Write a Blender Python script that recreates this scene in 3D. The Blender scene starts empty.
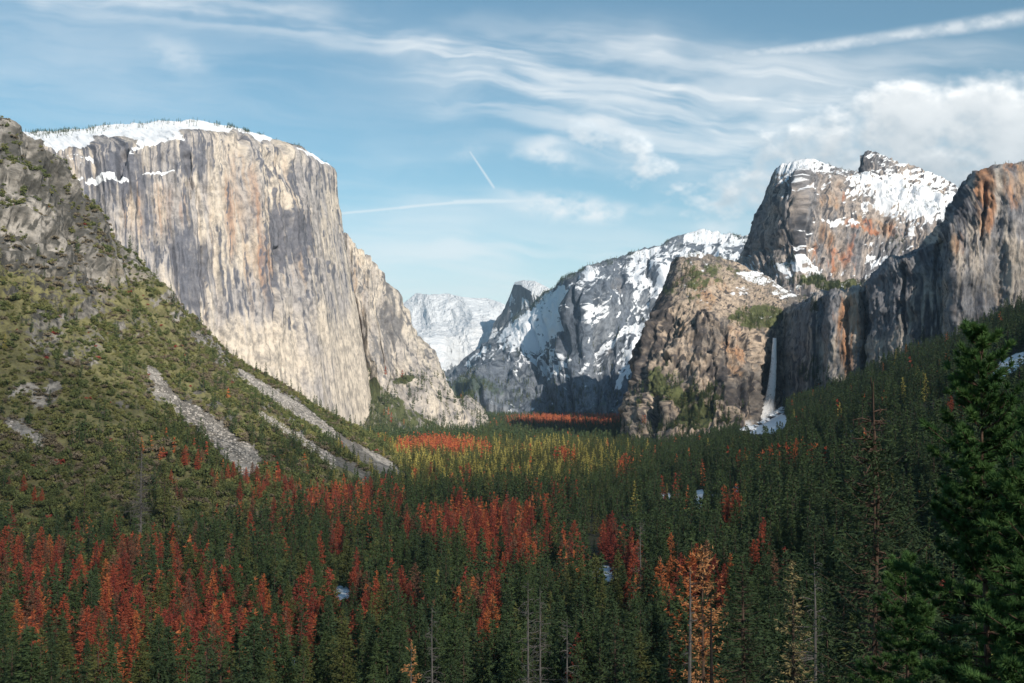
import bpy, math, random
import numpy as np
from mathutils import Vector
from mathutils.bvhtree import BVHTree

random.seed(5)
RNG = np.random.default_rng(11)
R = math.radians

# ------------------------------------------------------------------ scene, camera
scene = bpy.context.scene
COL = scene.collection
CAMZ, FOC = 145.0, 1100.0
PITCH = math.atan((390 - 341.5) / FOC)
CP, SP = math.cos(PITCH), math.sin(PITCH)
cam_d = bpy.data.cameras.new("camera")
cam = bpy.data.objects.new("camera", cam_d)
COL.objects.link(cam)
cam.location = (0, 0, CAMZ)
cam.rotation_euler = (math.pi / 2 + PITCH, 0, 0)
cam_d.sensor_width = 36
cam_d.lens = 36 * FOC / 1024
cam_d.clip_start = 1.0
cam_d.clip_end = 150000
scene.camera = cam


def pix2dir(px, py):
    """pixel -> (x/y, z/y) slopes of the view ray"""
    sx = (np.asarray(px, float) - 512) / FOC
    sy = (341.5 - np.asarray(py, float)) / FOC
    yy = CP - sy * SP
    zz = SP + sy * CP
    return sx / yy, zz / yy


def pt(px, py, D):
    a, b = pix2dir(px, py)
    return np.stack([a * D, np.asarray(D, float) + 0 * a, CAMZ + b * D], -1)


def proj(P):
    x, y, z = P[..., 0], P[..., 1], P[..., 2] - CAMZ
    dep = y * CP + z * SP
    up = -y * SP + z * CP
    dep = np.where(dep > 1, dep, np.nan)
    return 512 + FOC * x / dep, 341.5 - FOC * up / dep


# sun
SUN_AZ, SUN_EL = 149.0, 27.0
SUN = np.array([math.sin(R(SUN_AZ)) * math.cos(R(SUN_EL)), math.cos(R(SUN_AZ)) * math.cos(R(SUN_EL)), math.sin(R(SUN_EL))])


# ------------------------------------------------------------------ numpy noise
NT = np.random.default_rng(2024).uniform(-1, 1, 64 ** 3).astype(np.float32)


def vnoise(x, y, z, seed=0):
    x, y, z = np.broadcast_arrays(np.asarray(x, np.float64) + seed * 7.31, np.asarray(y, np.float64) - seed * 3.77, np.asarray(z, np.float64) + seed * 1.93)
    fx, fy, fz = np.floor(x), np.floor(y), np.floor(z)
    tx, ty, tz = ((x - fx).astype(np.float32), (y - fy).astype(np.float32), (z - fz).astype(np.float32))
    ix, iy, iz = fx.astype(np.int32), fy.astype(np.int32), fz.astype(np.int32)
    tx, ty, tz = (t * t * (3 - 2 * t) for t in (tx, ty, tz))
    X0, X1 = ix & 63, (ix + 1) & 63
    Y0, Y1 = (iy & 63) << 6, ((iy + 1) & 63) << 6
    Z0, Z1 = (iz & 63) << 12, ((iz + 1) & 63) << 12

    def plane(Zi):
        a = NT[X0 + Y0 + Zi]
        a = a + (NT[X1 + Y0 + Zi] - a) * tx
        b = NT[X0 + Y1 + Zi]
        b = b + (NT[X1 + Y1 + Zi] - b) * tx
        return a + (b - a) * ty
    a = plane(Z0)
    return a + (plane(Z1) - a) * tz


def fbm2(x, y, seed=0, octv=4, gain=.5):
    s, a, tot = 0, 1.0, 0
    for k in range(octv):
        xx, yy = x * 2 ** k + 17.3 * k + seed * 7.31, y * 2 ** k - 9.1 * k - seed * 3.77
        fx, fy = np.floor(xx), np.floor(yy)
        tx, ty = (xx - fx).astype(np.float32), (yy - fy).astype(np.float32)
        tx, ty = tx * tx * (3 - 2 * tx), ty * ty * (3 - 2 * ty)
        ix, iy = fx.astype(np.int32), fy.astype(np.int32)
        X0, X1, Y0, Y1 = ix & 511, (ix + 1) & 511, (iy & 511) << 9, ((iy + 1) & 511) << 9
        p = NT[X0 + Y0]
        p = p + (NT[X1 + Y0] - p) * tx
        q = NT[X0 + Y1]
        q = q + (NT[X1 + Y1] - q) * tx
        s = s + a * (p + (q - p) * ty)
        tot += a
        a *= gain
    return s / tot


def fbm(x, y, z, seed=0, octv=4, gain=.5, ridged=False):
    s, a, tot = 0, 1.0, 0
    for k in range(octv):
        n = vnoise(x * 2 ** k + 17.3 * k, y * 2 ** k - 9.1 * k, z * 2 ** k + 5.7 * k, seed + k)
        if ridged:
            n = 1 - 2 * np.abs(n)
        s = s + a * n
        tot += a
        a *= gain
    return s / tot


def sstep(a, b, x):
    t = np.clip((x - a) / (b - a), 0, 1)
    return t * t * (3 - 2 * t)


def joints(n, k, sharp=.18):
    """noise broken into flat-topped steps, like jointed rock"""
    q = n * k
    f = np.floor(q)
    return (f + sstep(.5 - sharp, .5 + sharp, q - f)) / k


def creases(x, y, z, s, zs, seed, width=.16):
    n = fbm(x / s, y / s, z / zs, seed, 3, .55)
    return np.clip(1 - np.abs(n) / width, 0, 1) ** 1.5


def blob(px, py, items):
    """soft painted areas: (cx, cy, rx, ry, amount[, angle])"""
    o = 0 * px
    for it in items:
        cx, cy, rx, ry, a = it[:5]
        an = R(it[5]) if len(it) > 5 else 0
        dx, dy = px - cx, py - cy
        u = dx * math.cos(an) + dy * math.sin(an)
        v = -dx * math.sin(an) + dy * math.cos(an)
        o = o + a * (1 - sstep(.6, 1.25, np.sqrt((u / rx) ** 2 + (v / ry) ** 2)))
    return o


def line_mask(px, py, pts, w):
    m = 0 * px
    for (x0, y0, w0), (x1, y1, w1) in zip(pts, pts[1:]):
        dx, dy = x1 - x0, y1 - y0
        t = np.clip(((px - x0) * dx + (py - y0) * dy) / (dx * dx + dy * dy), 0, 1)
        d = np.hypot(px - x0 - t * dx, py - y0 - t * dy) / ((w0 + (w1 - w0) * t) * w)
        m = np.maximum(m, 1 - sstep(.6, 1.2, d))
    return m


# ------------------------------------------------------------------ node helper
class N:
    """thin wrapper that lets node sockets be combined with python operators"""
    def __init__(s, nt, sock):
        s.nt, s.s = nt, sock

    def _m(s, op, b=None, c=None, rev=False, clamp=False):
        n = s.nt.nodes.new('ShaderNodeMath')
        n.operation = op
        n.use_clamp = clamp
        args = [s, b, c]
        if rev:
            args = [b, s, c]
        for i, a in enumerate(args):
            if a is None:
                continue
            if isinstance(a, N):
                s.nt.links.new(a.s, n.inputs[i])
            else:
                n.inputs[i].default_value = float(a)
        return N(s.nt, n.outputs[0])

    def __add__(s, b): return s._m('ADD', b)
    __radd__ = __add__
    def __sub__(s, b): return s._m('SUBTRACT', b)
    def __rsub__(s, b): return s._m('SUBTRACT', b, rev=True)
    def __mul__(s, b): return s._m('MULTIPLY', b)
    __rmul__ = __mul__
    def __truediv__(s, b): return s._m('DIVIDE', b)
    def clamp(s): return s._m('ADD', 0.0, clamp=True)
    def max(s, b): return s._m('MAXIMUM', b)
    def min(s, b): return s._m('MINIMUM', b)
    def abs(s): return s._m('ABSOLUTE')
    def pow(s, b): return s._m('POWER', b)
    def sqrt(s): return s._m('SQRT')

    def step(s, a, b, lo=0.0, hi=1.0):
        n = s.nt.nodes.new('ShaderNodeMapRange')
        n.interpolation_type = 'SMOOTHSTEP'
        s.nt.links.new(s.s, n.inputs[0])
        for i, v in enumerate((a, b, lo, hi)):
            n.inputs[i + 1].default_value = v
        return N(s.nt, n.outputs[0])


def put(nt, sock, v):
    if isinstance(v, N):
        nt.links.new(v.s, sock)
    elif hasattr(v, 'is_output'):
        nt.links.new(v, sock)
    else:
        try:
            sock.default_value = v
        except Exception:
            sock.default_value = tuple(v) + (1.0,)


def mix(nt, f, a, b):
    n = nt.nodes.new('ShaderNodeMix')
    n.data_type = 'RGBA'
    put(nt, n.inputs[0], f)
    put(nt, n.inputs[6], a)
    put(nt, n.inputs[7], b)
    return N(nt, n.outputs[2])


def noise(nt, vec, scale=1.0, detail=4, rough=.5, dist=0.0, out=0, size=(1, 1, 1), loc=(0, 0, 0)):
    if size != (1, 1, 1) or loc != (0, 0, 0):
        m = nt.nodes.new('ShaderNodeMapping')
        put(nt, m.inputs[0], vec)
        m.inputs['Scale'].default_value = tuple(1 / q for q in size)
        m.inputs['Location'].default_value = loc
        vec = N(nt, m.outputs[0])
    n = nt.nodes.new('ShaderNodeTexNoise')
    put(nt, n.inputs['Vector'], vec)
    n.inputs['Scale'].default_value = scale
    n.inputs['Detail'].default_value = detail
    n.inputs['Roughness'].default_value = rough
    n.inputs['Distortion'].default_value = dist
    return N(nt, n.outputs[out])


def attr(nt, name):
    n = nt.nodes.new('ShaderNodeAttribute')
    n.attribute_name = name
    return N(nt, n.outputs['Fac'])


def material(name):
    m = bpy.data.materials.new(name)
    m.use_nodes = True
    nt = m.node_tree
    nt.nodes.clear()
    out = nt.nodes.new('ShaderNodeOutputMaterial')
    b = nt.nodes.new('ShaderNodeBsdfPrincipled')
    nt.links.new(b.outputs[0], out.inputs[0])
    b.inputs['Specular IOR Level'].default_value = .25
    return m, nt, b, out


def position(nt):
    n = nt.nodes.new('ShaderNodeNewGeometry')
    return n


SNOW = (.80, .83, .87)


def rock_material(name, light, mid, dark, stain, warm_stain=(.30, .17, .10), veg_col=(.055, .062, .026), bump=1.0, vein=60.0, streak=(12, 12, 90), grain=.45, tall=1.6, lie=.5):
    """broad tones come with the mesh (attributes worked out from its place in the world), the grain and painted fracture shadows from two noise textures"""
    m, nt, b, out = material(name)
    g = position(nt)
    P = N(nt, g.outputs['Position'])
    sep = nt.nodes.new('ShaderNodeSeparateXYZ')
    nt.links.new(g.outputs['Normal'], sep.inputs[0])
    nz = N(nt, sep.outputs[2])
    a_s, a_v, a_w, a_d, a_t, a_st = (attr(nt, k) for k in ('snow', 'veg', 'warm', 'dark', 'tone', 'stain'))
    sep2 = nt.nodes.new('ShaderNodeSeparateXYZ')
    nt.links.new(g.outputs['Position'], sep2.inputs[0])
    cv = nt.nodes.new('ShaderNodeCombineXYZ')
    put(nt, cv.inputs[0], attr(nt, 'run') / streak[0])
    put(nt, cv.inputs[1], attr(nt, 'out') / streak[0])
    put(nt, cv.inputs[2], N(nt, sep2.outputs[2]) / streak[2])
    s1 = noise(nt, N(nt, cv.outputs[0]), 1, 3, .6)
    cv2 = nt.nodes.new('ShaderNodeCombineXYZ')
    fs = vein * .3
    put(nt, cv2.inputs[0], attr(nt, 'run') / fs)
    put(nt, cv2.inputs[1], attr(nt, 'out') / fs)
    put(nt, cv2.inputs[2], N(nt, sep2.outputs[2]) / (fs * tall))
    fine = noise(nt, N(nt, cv2.outputs[0]), 1, 6, .74)
    g1, g2 = s1 - .5, fine - .5
    c = mix(nt, (a_t + g1 * .9 + g2 * grain * .8).step(.15, .85), mid, light)
    c = mix(nt, (a_st + g1 * .5).step(.4, .8) * .8, c, stain)
    c = mix(nt, (a_w + g1 * .6 + g2 * .3).step(.35, .8) * .85, c, warm_stain)
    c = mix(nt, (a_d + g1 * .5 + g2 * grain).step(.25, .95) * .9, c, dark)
    c = mix(nt, fine.step(.34, .60), mix(nt, .62, c, tuple(q * .42 for q in dark)), c)  # dark flecks mimic the shadows inside small fractures
    c = mix(nt, fine.step(.56, .78) * .35, c, tuple(min(.8, q * 1.25) for q in light))
    veg = (a_v + g2 * 1.5 + (nz - .55) * .25).step(.45, .62)
    vc = mix(nt, (s1 * .5 + fine * .5).step(.35, .65), veg_col, tuple(q * 2.1 for q in veg_col))
    c = mix(nt, veg, c, vc)
    snow = (a_s + g2 * .8 + g1 * .25 + g2 * .35 + (nz - .45) * lie).step(.40, .64)
    c = mix(nt, snow, c, SNOW)
    put(nt, b.inputs['Base Color'], c)
    b.inputs['Roughness'].default_value = .9
    bp = nt.nodes.new('ShaderNodeBump')
    put(nt, bp.inputs['Height'], s1 * (streak[0] * .35) + fine * (vein * .075))
    bp.inputs['Distance'].default_value = bump
    bp.inputs['Strength'].default_value = 1
    nt.links.new(bp.outputs[0], b.inputs['Normal'])
    return m


# ------------------------------------------------------------------ mesh helpers
def mesh_arrays(name, V, F, mats=(), attrs=None, smooth=False, midx=None):
    """V (n,3) array, F (m,k) array of equal-length faces"""
    me = bpy.data.meshes.new(name)
    V = np.ascontiguousarray(V, np.float32)
    F = np.ascontiguousarray(F, np.int32)
    k = F.shape[1]
    me.vertices.add(len(V))
    me.vertices.foreach_set('co', V.ravel())
    me.loops.add(F.size)
    me.loops.foreach_set('vertex_index', F.ravel())
    me.polygons.add(len(F))
    me.polygons.foreach_set('loop_start', np.arange(0, F.size, k, dtype=np.int32))
    for m in mats:
        me.materials.append(m)
    if midx is not None:
        me.polygons.foreach_set('material_index', np.asarray(midx, np.int32))
    if attrs:
        for key, val in attrs.items():
            at = me.attributes.new(key, 'FLOAT', 'POINT')
            at.data.foreach_set('value', np.ascontiguousarray(val, np.float32).ravel())
    me.update(calc_edges=True)
    me.polygons.foreach_set('use_smooth', np.full(len(F), smooth))
    return me


def link(name, me, parent=None):
    o = bpy.data.objects.new(name, me)
    COL.objects.link(o)
    if parent is not None:
        o.parent = parent
    return o


def tag(o, label=None, cat=None, group=None, kind=None):
    for k, v in (('label', label), ('category', cat), ('group', group), ('kind', kind)):
        if v:
            o[k] = v
    return o


def grid_faces(n, m):
    i = np.arange(n - 1)[:, None] * m + np.arange(m - 1)[None]
    return np.stack([i, i + 1, i + m + 1, i + m], -1).reshape(-1, 4)


def lerp_axis(A, counts, axis):
    A = np.moveaxis(A, axis, 0)
    out = []
    for i, c in enumerate(counts):
        t = (np.arange(c) / c).reshape((-1,) + (1,) * (A.ndim - 1))
        out.append(A[i] * (1 - t) + A[i + 1] * t)
    out.append(A[-1:])
    return np.moveaxis(np.concatenate(out, 0), 0, axis)


def blur(A, n):
    for _ in range(n):
        for ax in (0, 1):
            B = np.moveaxis(A, ax, 0)
            C = B.copy()
            C[1:-1] = .25 * B[:-2] + .5 * B[1:-1] + .25 * B[2:]
            A = np.moveaxis(C, 0, ax)
    return A


SOLIDS = {}
CUR = {}


def massif(name, label, rows, mat, step=1.2, blurs=3, disp=None, paint=None, back=((250, 1.0), (1200, .9), (2600, None)), foot_drop=70, seed=0):
    """A body of rock: rows of control points (px, py, distance) from foot to skyline, carried on behind the crest and under the ground."""
    A = np.array(rows, float)                       # K,C,3
    pd = np.hypot(np.diff(A[..., 0], axis=0), np.diff(A[..., 1], axis=0))
    rc = [max(3, int(np.median(r) / step)) for r in pd]
    pc = np.hypot(np.diff(A[..., 0], axis=1), np.diff(A[..., 1], axis=1))
    cc = [max(3, int(np.median(pc[:, j]) / step)) for j in range(A.shape[1] - 1)]
    G = lerp_axis(lerp_axis(A, rc, 0), cc, 1)
    G = np.concatenate([blur(G, blurs)[:-1], G[-1:]], 0) if blurs else G
    px, py = G[..., 0], G[..., 1]
    P = pt(px, py, G[..., 2])
    # normals of the base surface
    du = np.gradient(P, axis=1)
    dv = np.gradient(P, axis=0)
    nrm = np.cross(du, dv)
    nrm /= np.linalg.norm(nrm, axis=-1, keepdims=True) + 1e-9
    view = -P.copy()
    view[..., 2] += CAMZ
    sgn = np.sign((nrm * view).sum(-1))
    # one orientation for the whole sheet (majority), so folds keep their side
    nrm *= 1.0 if (sgn > 0).mean() > .5 else -1.0
    # place along the wall, so that streaks and ribs stay upright where the wall leans back
    key = [k for k in M if M[k] == mat][0]
    ss, sz, amt, yf = STREAK[key]
    mid_ = P[P.shape[0] // 2]
    run = np.concatenate([[0], np.cumsum(np.hypot(np.diff(mid_[:, 0]), np.diff(mid_[:, 1])))])[None, :] + 0 * px + seed * 977
    run = run + ss * (.55 * fbm(run / (ss * 4), P[..., 2] / (ss * 7), 0 * px, 451, 3) + .30 * fbm(run / ss, P[..., 2] / (ss * 2.2), 0 * px, 452, 2))
    CUR['P'] = P
    W = np.stack([run, yf * np.hypot(P[..., 0], P[..., 1]), P[..., 2]], -1)
    d = disp(W, px, py) if disp is not None else 0
    P = P + nrm * d[..., None]
    du = np.gradient(P, axis=1)
    dv = np.gradient(P, axis=0)
    n2 = np.cross(du, dv)
    n2 /= np.linalg.norm(n2, axis=-1, keepdims=True) + 1e-9
    n2 *= np.sign((n2 * nrm).sum(-1, keepdims=True) + 1e-9)
    nz = n2[..., 2]
    at = {'snow': 0 * px - 1, 'veg': 0 * px - 1, 'warm': 0 * px, 'dark': 0 * px}
    if paint is not None:
        for k, v in paint(px, py, P, nz).items():
            at[k] = v + 0 * px
    # tones that follow the rock's own structure, over the painted shade and stains
    X, Y, Z = W[..., 0], W[..., 1], P[..., 2]
    at['run'] = run
    at['out'] = W[..., 1]
    st = fbm(X / ss, Y / ss, Z / sz, 401, 3, .6)
    thin = fbm(X / (ss * .45), Y / (ss * .45), Z / (sz * .8), 405, 2, .6)
    big = fbm(X / (ss * 7), Y / (ss * 7), Z / (ss * 11), 409, 3)
    crack = 1.3 * sstep(.93, .99, 1 - np.abs(fbm(X / (ss * 1.6), Y / (ss * 1.6), Z / (sz * .7), 413, 4, .6)))
    calm = at.pop('calm', 1.0)
    st, thin, crack = st * calm, thin * calm, crack * calm
    at['tone'] = at.pop('pale', 0.0) + .5 + .9 * big + .8 * st * amt
    at['stain'] = .12 + .8 * fbm(X / (ss * 1.7), Y / (ss * 1.7), Z / (sz * .9), 417, 3) + .45 * at['warm']
    pat = fbm(X / (ss * 7), Y / (ss * 7), Z / (ss * 22), 431, 5, .62)
    at['tone'] = at['tone'] + (.6 * fbm(X / 90, Y / 90, Z / 130, 433, 4, .6) if key == 'wall' else 0)
    at['dark'] = -.04 + .85 * at['dark'] + .9 * amt * np.maximum(st, 0) + .75 * amt * thin + .75 * crack + .75 * amt * pat
    at['warm'] = .62 * at['warm'] + .5 * fbm(X / (ss * 1.3), Y / (ss * 1.3), Z / (sz * .5), 421, 3) * (.35 + at['warm'])
    # back side
    rim = P[-1:]
    hor = rim.copy()
    hor[..., 2] = 0
    hor /= np.linalg.norm(hor, axis=-1, keepdims=True)
    extra = [P]
    for dist, zf in back:
        q = rim + hor * dist
        q[..., 2] = rim[..., 2] * zf if zf is not None else -80.0
        q[..., 2] = np.minimum(q[..., 2], CAMZ + (rim[..., 2] - CAMZ) * 1.0)
        extra.append(q)
    f = P[:1].copy()
    f[..., 2] -= foot_drop
    P = np.concatenate([f] + extra, 0)
    for k in at:
        at[k] = np.concatenate([at[k][:1]] + [at[k]] + [at[k][-1:]] * len(back), 0)
    n, mm = P.shape[:2]
    V = P.reshape(-1, 3)
    me = mesh_arrays(name, V, grid_faces(n, mm), [mat], at, smooth=True)
    # consistent facing outward
    o = link(name, me)
    tag(o, label, kind='structure')
    SOLIDS[name] = (P, px, py)
    return o


# ------------------------------------------------------------------ materials
M = {}
M['granite'] = rock_material('pale_streaked_granite', (.62, .55, .465), (.41, .385, .375), (.115, .125, .16), (.46, .35, .26), warm_stain=(.38, .23, .16), streak=(6, 6, 330), bump=.8, vein=44, grain=.3, tall=2.0)
M['buttress'] = rock_material('tan_granite', (.64, .57, .48), (.42, .385, .36), (.15, .15, .16), (.42, .31, .22), streak=(10, 10, 60), bump=.8, vein=50)
M['alpine'] = rock_material('blue_grey_alpine_rock', (.24, .26, .29), (.15, .175, .215), (.06, .075, .10), (.22, .19, .17), streak=(20, 20, 60), bump=1.2, vein=56, lie=.12, veg_col=(.05, .066, .056), warm_stain=(.24, .2, .17))
M['peak'] = rock_material('far_peak_rock', (.24, .25, .27), (.17, .19, .22), (.07, .08, .10), (.2, .2, .2), streak=(60, 60, 200), bump=3, vein=240)
M['cathedral'] = rock_material('brown_granite', (.50, .40, .31), (.21, .185, .165), (.048, .046, .052), (.40, .27, .17), streak=(10, 10, 40), bump=1.2, vein=36, warm_stain=(.40, .22, .12))
M['tower'] = rock_material('orange_stained_granite', (.42, .36, .32), (.21, .21, .225), (.06, .065, .08), (.42, .28, .18), streak=(12, 12, 60), bump=1.2, vein=40, warm_stain=(.46, .19, .10))
M['wall'] = rock_material('dark_streaked_wall_rock', (.50, .44, .38), (.225, .225, .24), (.055, .06, .078), (.42, .29, .19), streak=(6, 6, 80), bump=.8, vein=36, tall=3., warm_stain=(.40, .19, .09))
M['slope'] = rock_material('brushy_hillside_rock', (.40, .375, .345), (.175, .165, .15), (.06, .06, .055), (.28, .24, .18), streak=(10, 10, 22), bump=1.2, vein=22, veg_col=(.10, .095, .045))
STREAK = {'granite': (13, 520, 1.2, .04), 'buttress': (18, 220, 1.0, .15), 'alpine': (60, 260, .9, .22), 'peak': (140, 500, .6, .6), 'cathedral': (20, 100, 1.1, .7), 'tower': (20, 200, 1.1, .2), 'wall': (11, 300, 1.3, .16), 'slope': (20, 40, .9, 1.0)}


# ------------------------------------------------------------------ ground
def height(x, y):
    x = np.asarray(x, float)
    y = np.asarray(y, float)
    yy = np.maximum(y, 0)
    near = 143.2 * np.exp(-(yy / 275.0) ** 1.12) + np.where(y < 0, -y * .34, 0)
    x0 = 395 - (2300 - y) * .2
    ramp = .46 * (x - x0)
    ramp = np.where(ramp > 0, ramp, 0)
    k = 30.0
    ramp = k * np.log1p(np.exp(np.clip(.46 * (x - x0) / k, -30, 30))) * (np.abs(ramp) < 600) + np.where(ramp >= 600, ramp, 0)
    ramp = np.minimum(ramp, 620 + .1 * np.maximum(ramp - 620, 0))
    ramp = ramp * sstep(-2500, -600, y) * (1 - sstep(3000, 4200, y))
    w = np.exp(-np.maximum(y, 0) / 500.0)
    z = np.maximum(near, ramp) + 6 * np.exp(-np.abs(near - ramp) / 20)
    z = z * 1.0
    rough = sstep(30, 400, np.hypot(x, y))
    z = z + rough * (7 * fbm(x / 240, y / 240, 0 * x, 3, 3) + np.minimum(z, 200) * .07 * fbm(x / 130, y / 130, 0 * x, 9, 3))
    return z


def build_ground():
    r = np.concatenate([np.array([0.5, 3, 8, 16]), np.geomspace(28, 7000, 230), np.geomspace(7600, 90000, 14)])
    a = np.concatenate([np.linspace(-180, -40, 36, endpoint=False), np.linspace(-40, 40, 260, endpoint=False), np.linspace(40, 180, 37)])
    rr, aa = np.meshgrid(r, np.radians(a), indexing='ij')
    x, y = rr * np.sin(aa), rr * np.cos(aa)
    z = height(x, y)
    V = np.stack([x, y, z], -1)
    m, nt, b, out = material('forest_floor')
    g = position(nt)
    P = N(nt, g.outputs['Position'])
    n1 = noise(nt, P, 1, 6, .65, size=(14, 14, 14))
    n2 = noise(nt, P, 1, 4, .6, size=(120, 120, 120))
    c = mix(nt, n1.step(.35, .65), (.020, .022, .012), (.060, .050, .028))
    c = mix(nt, n2.step(.45, .7) * .6, c, (.085, .085, .035))
    sn = (attr(nt, 'snow') + (n1 - .5) * .9).step(.45, .6)
    c = mix(nt, sn, c, SNOW)
    put(nt, b.inputs['Base Color'], c)
    b.inputs['Roughness'].default_value = 1
    px, py = proj(V)
    px, py = np.nan_to_num(px, nan=-999), np.nan_to_num(py, nan=-999)
    snow = blob(px, py, CLEARINGS)
    me = mesh_arrays('ground', V.reshape(-1, 3), grid_faces(*V.shape[:2]), [m], {'snow': snow}, smooth=True)
    tag(link('ground', me), kind='structure')


CLEARINGS = [(700, 494, 28, 3.5, 1), (700, 502, 4, 14, 1), (737, 491, 12, 4, 1), (668, 496, 12, 4, .9), (342, 593, 10, 9, 1), (330, 577, 14, 5, .9), (605, 574, 16, 9, 1), (345, 640, 30, 5, .7),
             (292, 662, 5, 12, .9), (1008, 366, 26, 9, .9, -35), (764, 418, 24, 14, .66), (850, 432, 14, 4, .9), (915, 497, 20, 5, .5), (762, 424, 26, 12, .8), (655, 575, 10, 6, .7), (700, 625, 8, 8, .6), (520, 640, 8, 12, .6)]
build_ground()

# ------------------------------------------------------------------ rock bodies
# --- the great pale cliff
def d_granite(P, px, py):
    x, y, z = P[..., 0], P[..., 1], P[..., 2]
    face = sstep(118, 165, py)
    low = 1 - .55 * sstep(300, 380, py)
    d = 40 * fbm(x / 210, y / 210, z / 2200, 1, 3, .5, True) + (13 * fbm(x / 60, y / 60, z / 800, 5, 3, .55, True) + 5 * fbm(x / 20, y / 20, z / 330, 8, 3, .6, True)) * low
    d = d + 22 * joints(fbm(x / 95, y / 95, z / 1500, 13, 3), 5, .10) - (15 * creases(x, y, z, 85, 1400, 14, .10) + 8 * creases(x, y, z, 40, 700, 15, .12)) * (.5 + .5 * low)
    d = d + (9 + 12 * (1 - sstep(150, 240, py))) * joints(fbm(x / 60, y / 60, z / 75, 16, 3), 4, .1) * (1 - .6 * sstep(250, 360, py))
    d = d + 5 * fbm(x / 22, y / 22, z / 55, 18, 4, .6) + 14 * fbm(x / 120, y / 120, z / 130, 19, 3) * (1 - sstep(150, 260, py))
    ledge = 24 * fbm(x / 160, y / 160, z / 70, 12, 3) * blob(px, py, [(120, 195, 110, 50, 1), (230, 150, 90, 18, .5)])
    d = (d + ledge) * face + (1 - face) * 14 * fbm(CUR['P'][..., 0] / 110, CUR['P'][..., 1] / 110, z / 110, 3, 4)
    d = d + 3.5 * fbm(x / 9, CUR['P'][..., 1] / 9, z / 11, 20, 2)
    d = d * (1 - .65 * sstep(300, 338, px + (py < 260) * 12))
    # big corners that catch shade
    wj = px + 5 * fbm(px / 9, py / 9, 0 * px, 44, 3)
    d = d - 26 * line_mask(wj, py, [(188, 158, 3), (187, 175, 3), (191, 200, 1)], 1.0) - 30 * line_mask(wj, py, [(126, 158, 4), (122, 178, 4), (118, 190, 2)], 1.0)
    d = d - 28 * line_mask(px, py, [(274, 250, 2), (270, 300, 3), (268, 345, 2)], 1.5) - 25 * line_mask(px, py, [(238, 140, 3), (236, 158, 2)], 1.5)
    return d


def p_granite(px, py, P, nz):
    n = fbm(px / 22, py / 9, 0 * px, 31, 4)
    brink = np.interp(px, [-80, 20, 70, 95, 120, 150, 165, 190, 232, 262, 300, 336], [150, 153, 156, 150, 139, 148, 140, 132, 135, 143, 159, 170])
    top = 1 - sstep(-5, 4, py - brink + n * 5)
    snow = -.9 + 1.55 * top + .3 * (nz > .75) + .5 * top * fbm(px / 9, py / 2.2, 0 * px, 33, 3)
    snow = snow + blob(px, py, [(108, 187, 30, 5, 1.7, 8), (160, 177, 22, 2.5, 1.6), (78, 166, 20, 7, 1.1), (72, 180, 14, 4, 1.2), (145, 150, 28, 6, 1.3, -35), (170, 140, 26, 6, .8), (185, 146, 30, 7, .7), (100, 165, 14, 5, .7), (230, 128, 40, 5, .4)])
    snow = snow - blob(px, py, [(245, 131, 22, 3, .9, 12), (285, 151, 24, 1.6, .8, 17), (200, 141, 16, 3, .5), (112, 146, 22, 6, .6)])
    warm = blob(px, py, [(262, 230, 60, 90, .5), (215, 200, 45, 60, .25), (150, 215, 40, 40, .65), (255, 300, 18, 60, .5), (330, 215, 14, 50, .3), (225, 330, 90, 60, -.4), (340, 380, 50, 50, -.4)])
    dark = blob(px, py, [(120, 170, 60, 35, .5), (100, 240, 60, 60, .45), (185, 270, 40, 40, .65), (280, 240, 25, 32, .55), (165, 320, 40, 22, .55), (190, 160, 30, 20, .4), (215, 300, 30, 30, .35),
                         (300, 180, 40, 20, .35), (255, 290, 14, 40, .4), (320, 290, 18, 40, .3), (230, 360, 60, 40, -.45), (330, 390, 40, 50, -.4), (245, 190, 25, 45, -.25), (210, 340, 40, 30, -.3)])
    low = sstep(300, 350, py + .12 * (px - 250))
    dark = dark + blob(px, py, [(285, 232, 22, 26, .55, 10), (190, 262, 22, 30, .5), (128, 190, 26, 30, .45), (245, 165, 8, 16, .5), (302, 262, 8, 26, .5), (160, 235, 20, 30, .25), (262, 320, 10, 40, .35, -12), (232, 300, 8, 40, .3), (205, 165, 10, 24, .4),
                               (300, 340, 16, 34, .35, -25), (186, 160, 5, 22, .9), (121, 175, 7, 16, .9)])  # dark notches and patches paint the cliff's shade into its colour
    return dict(snow=snow, veg=-1.2, warm=warm, dark=dark - .12 * low, calm=1 - .45 * low, pale=.30 * low + blob(px, py, [(215, 235, 22, 70, .25), (330, 220, 10, 60, .2), (352, 350, 14, 60, .3)]))


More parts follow.
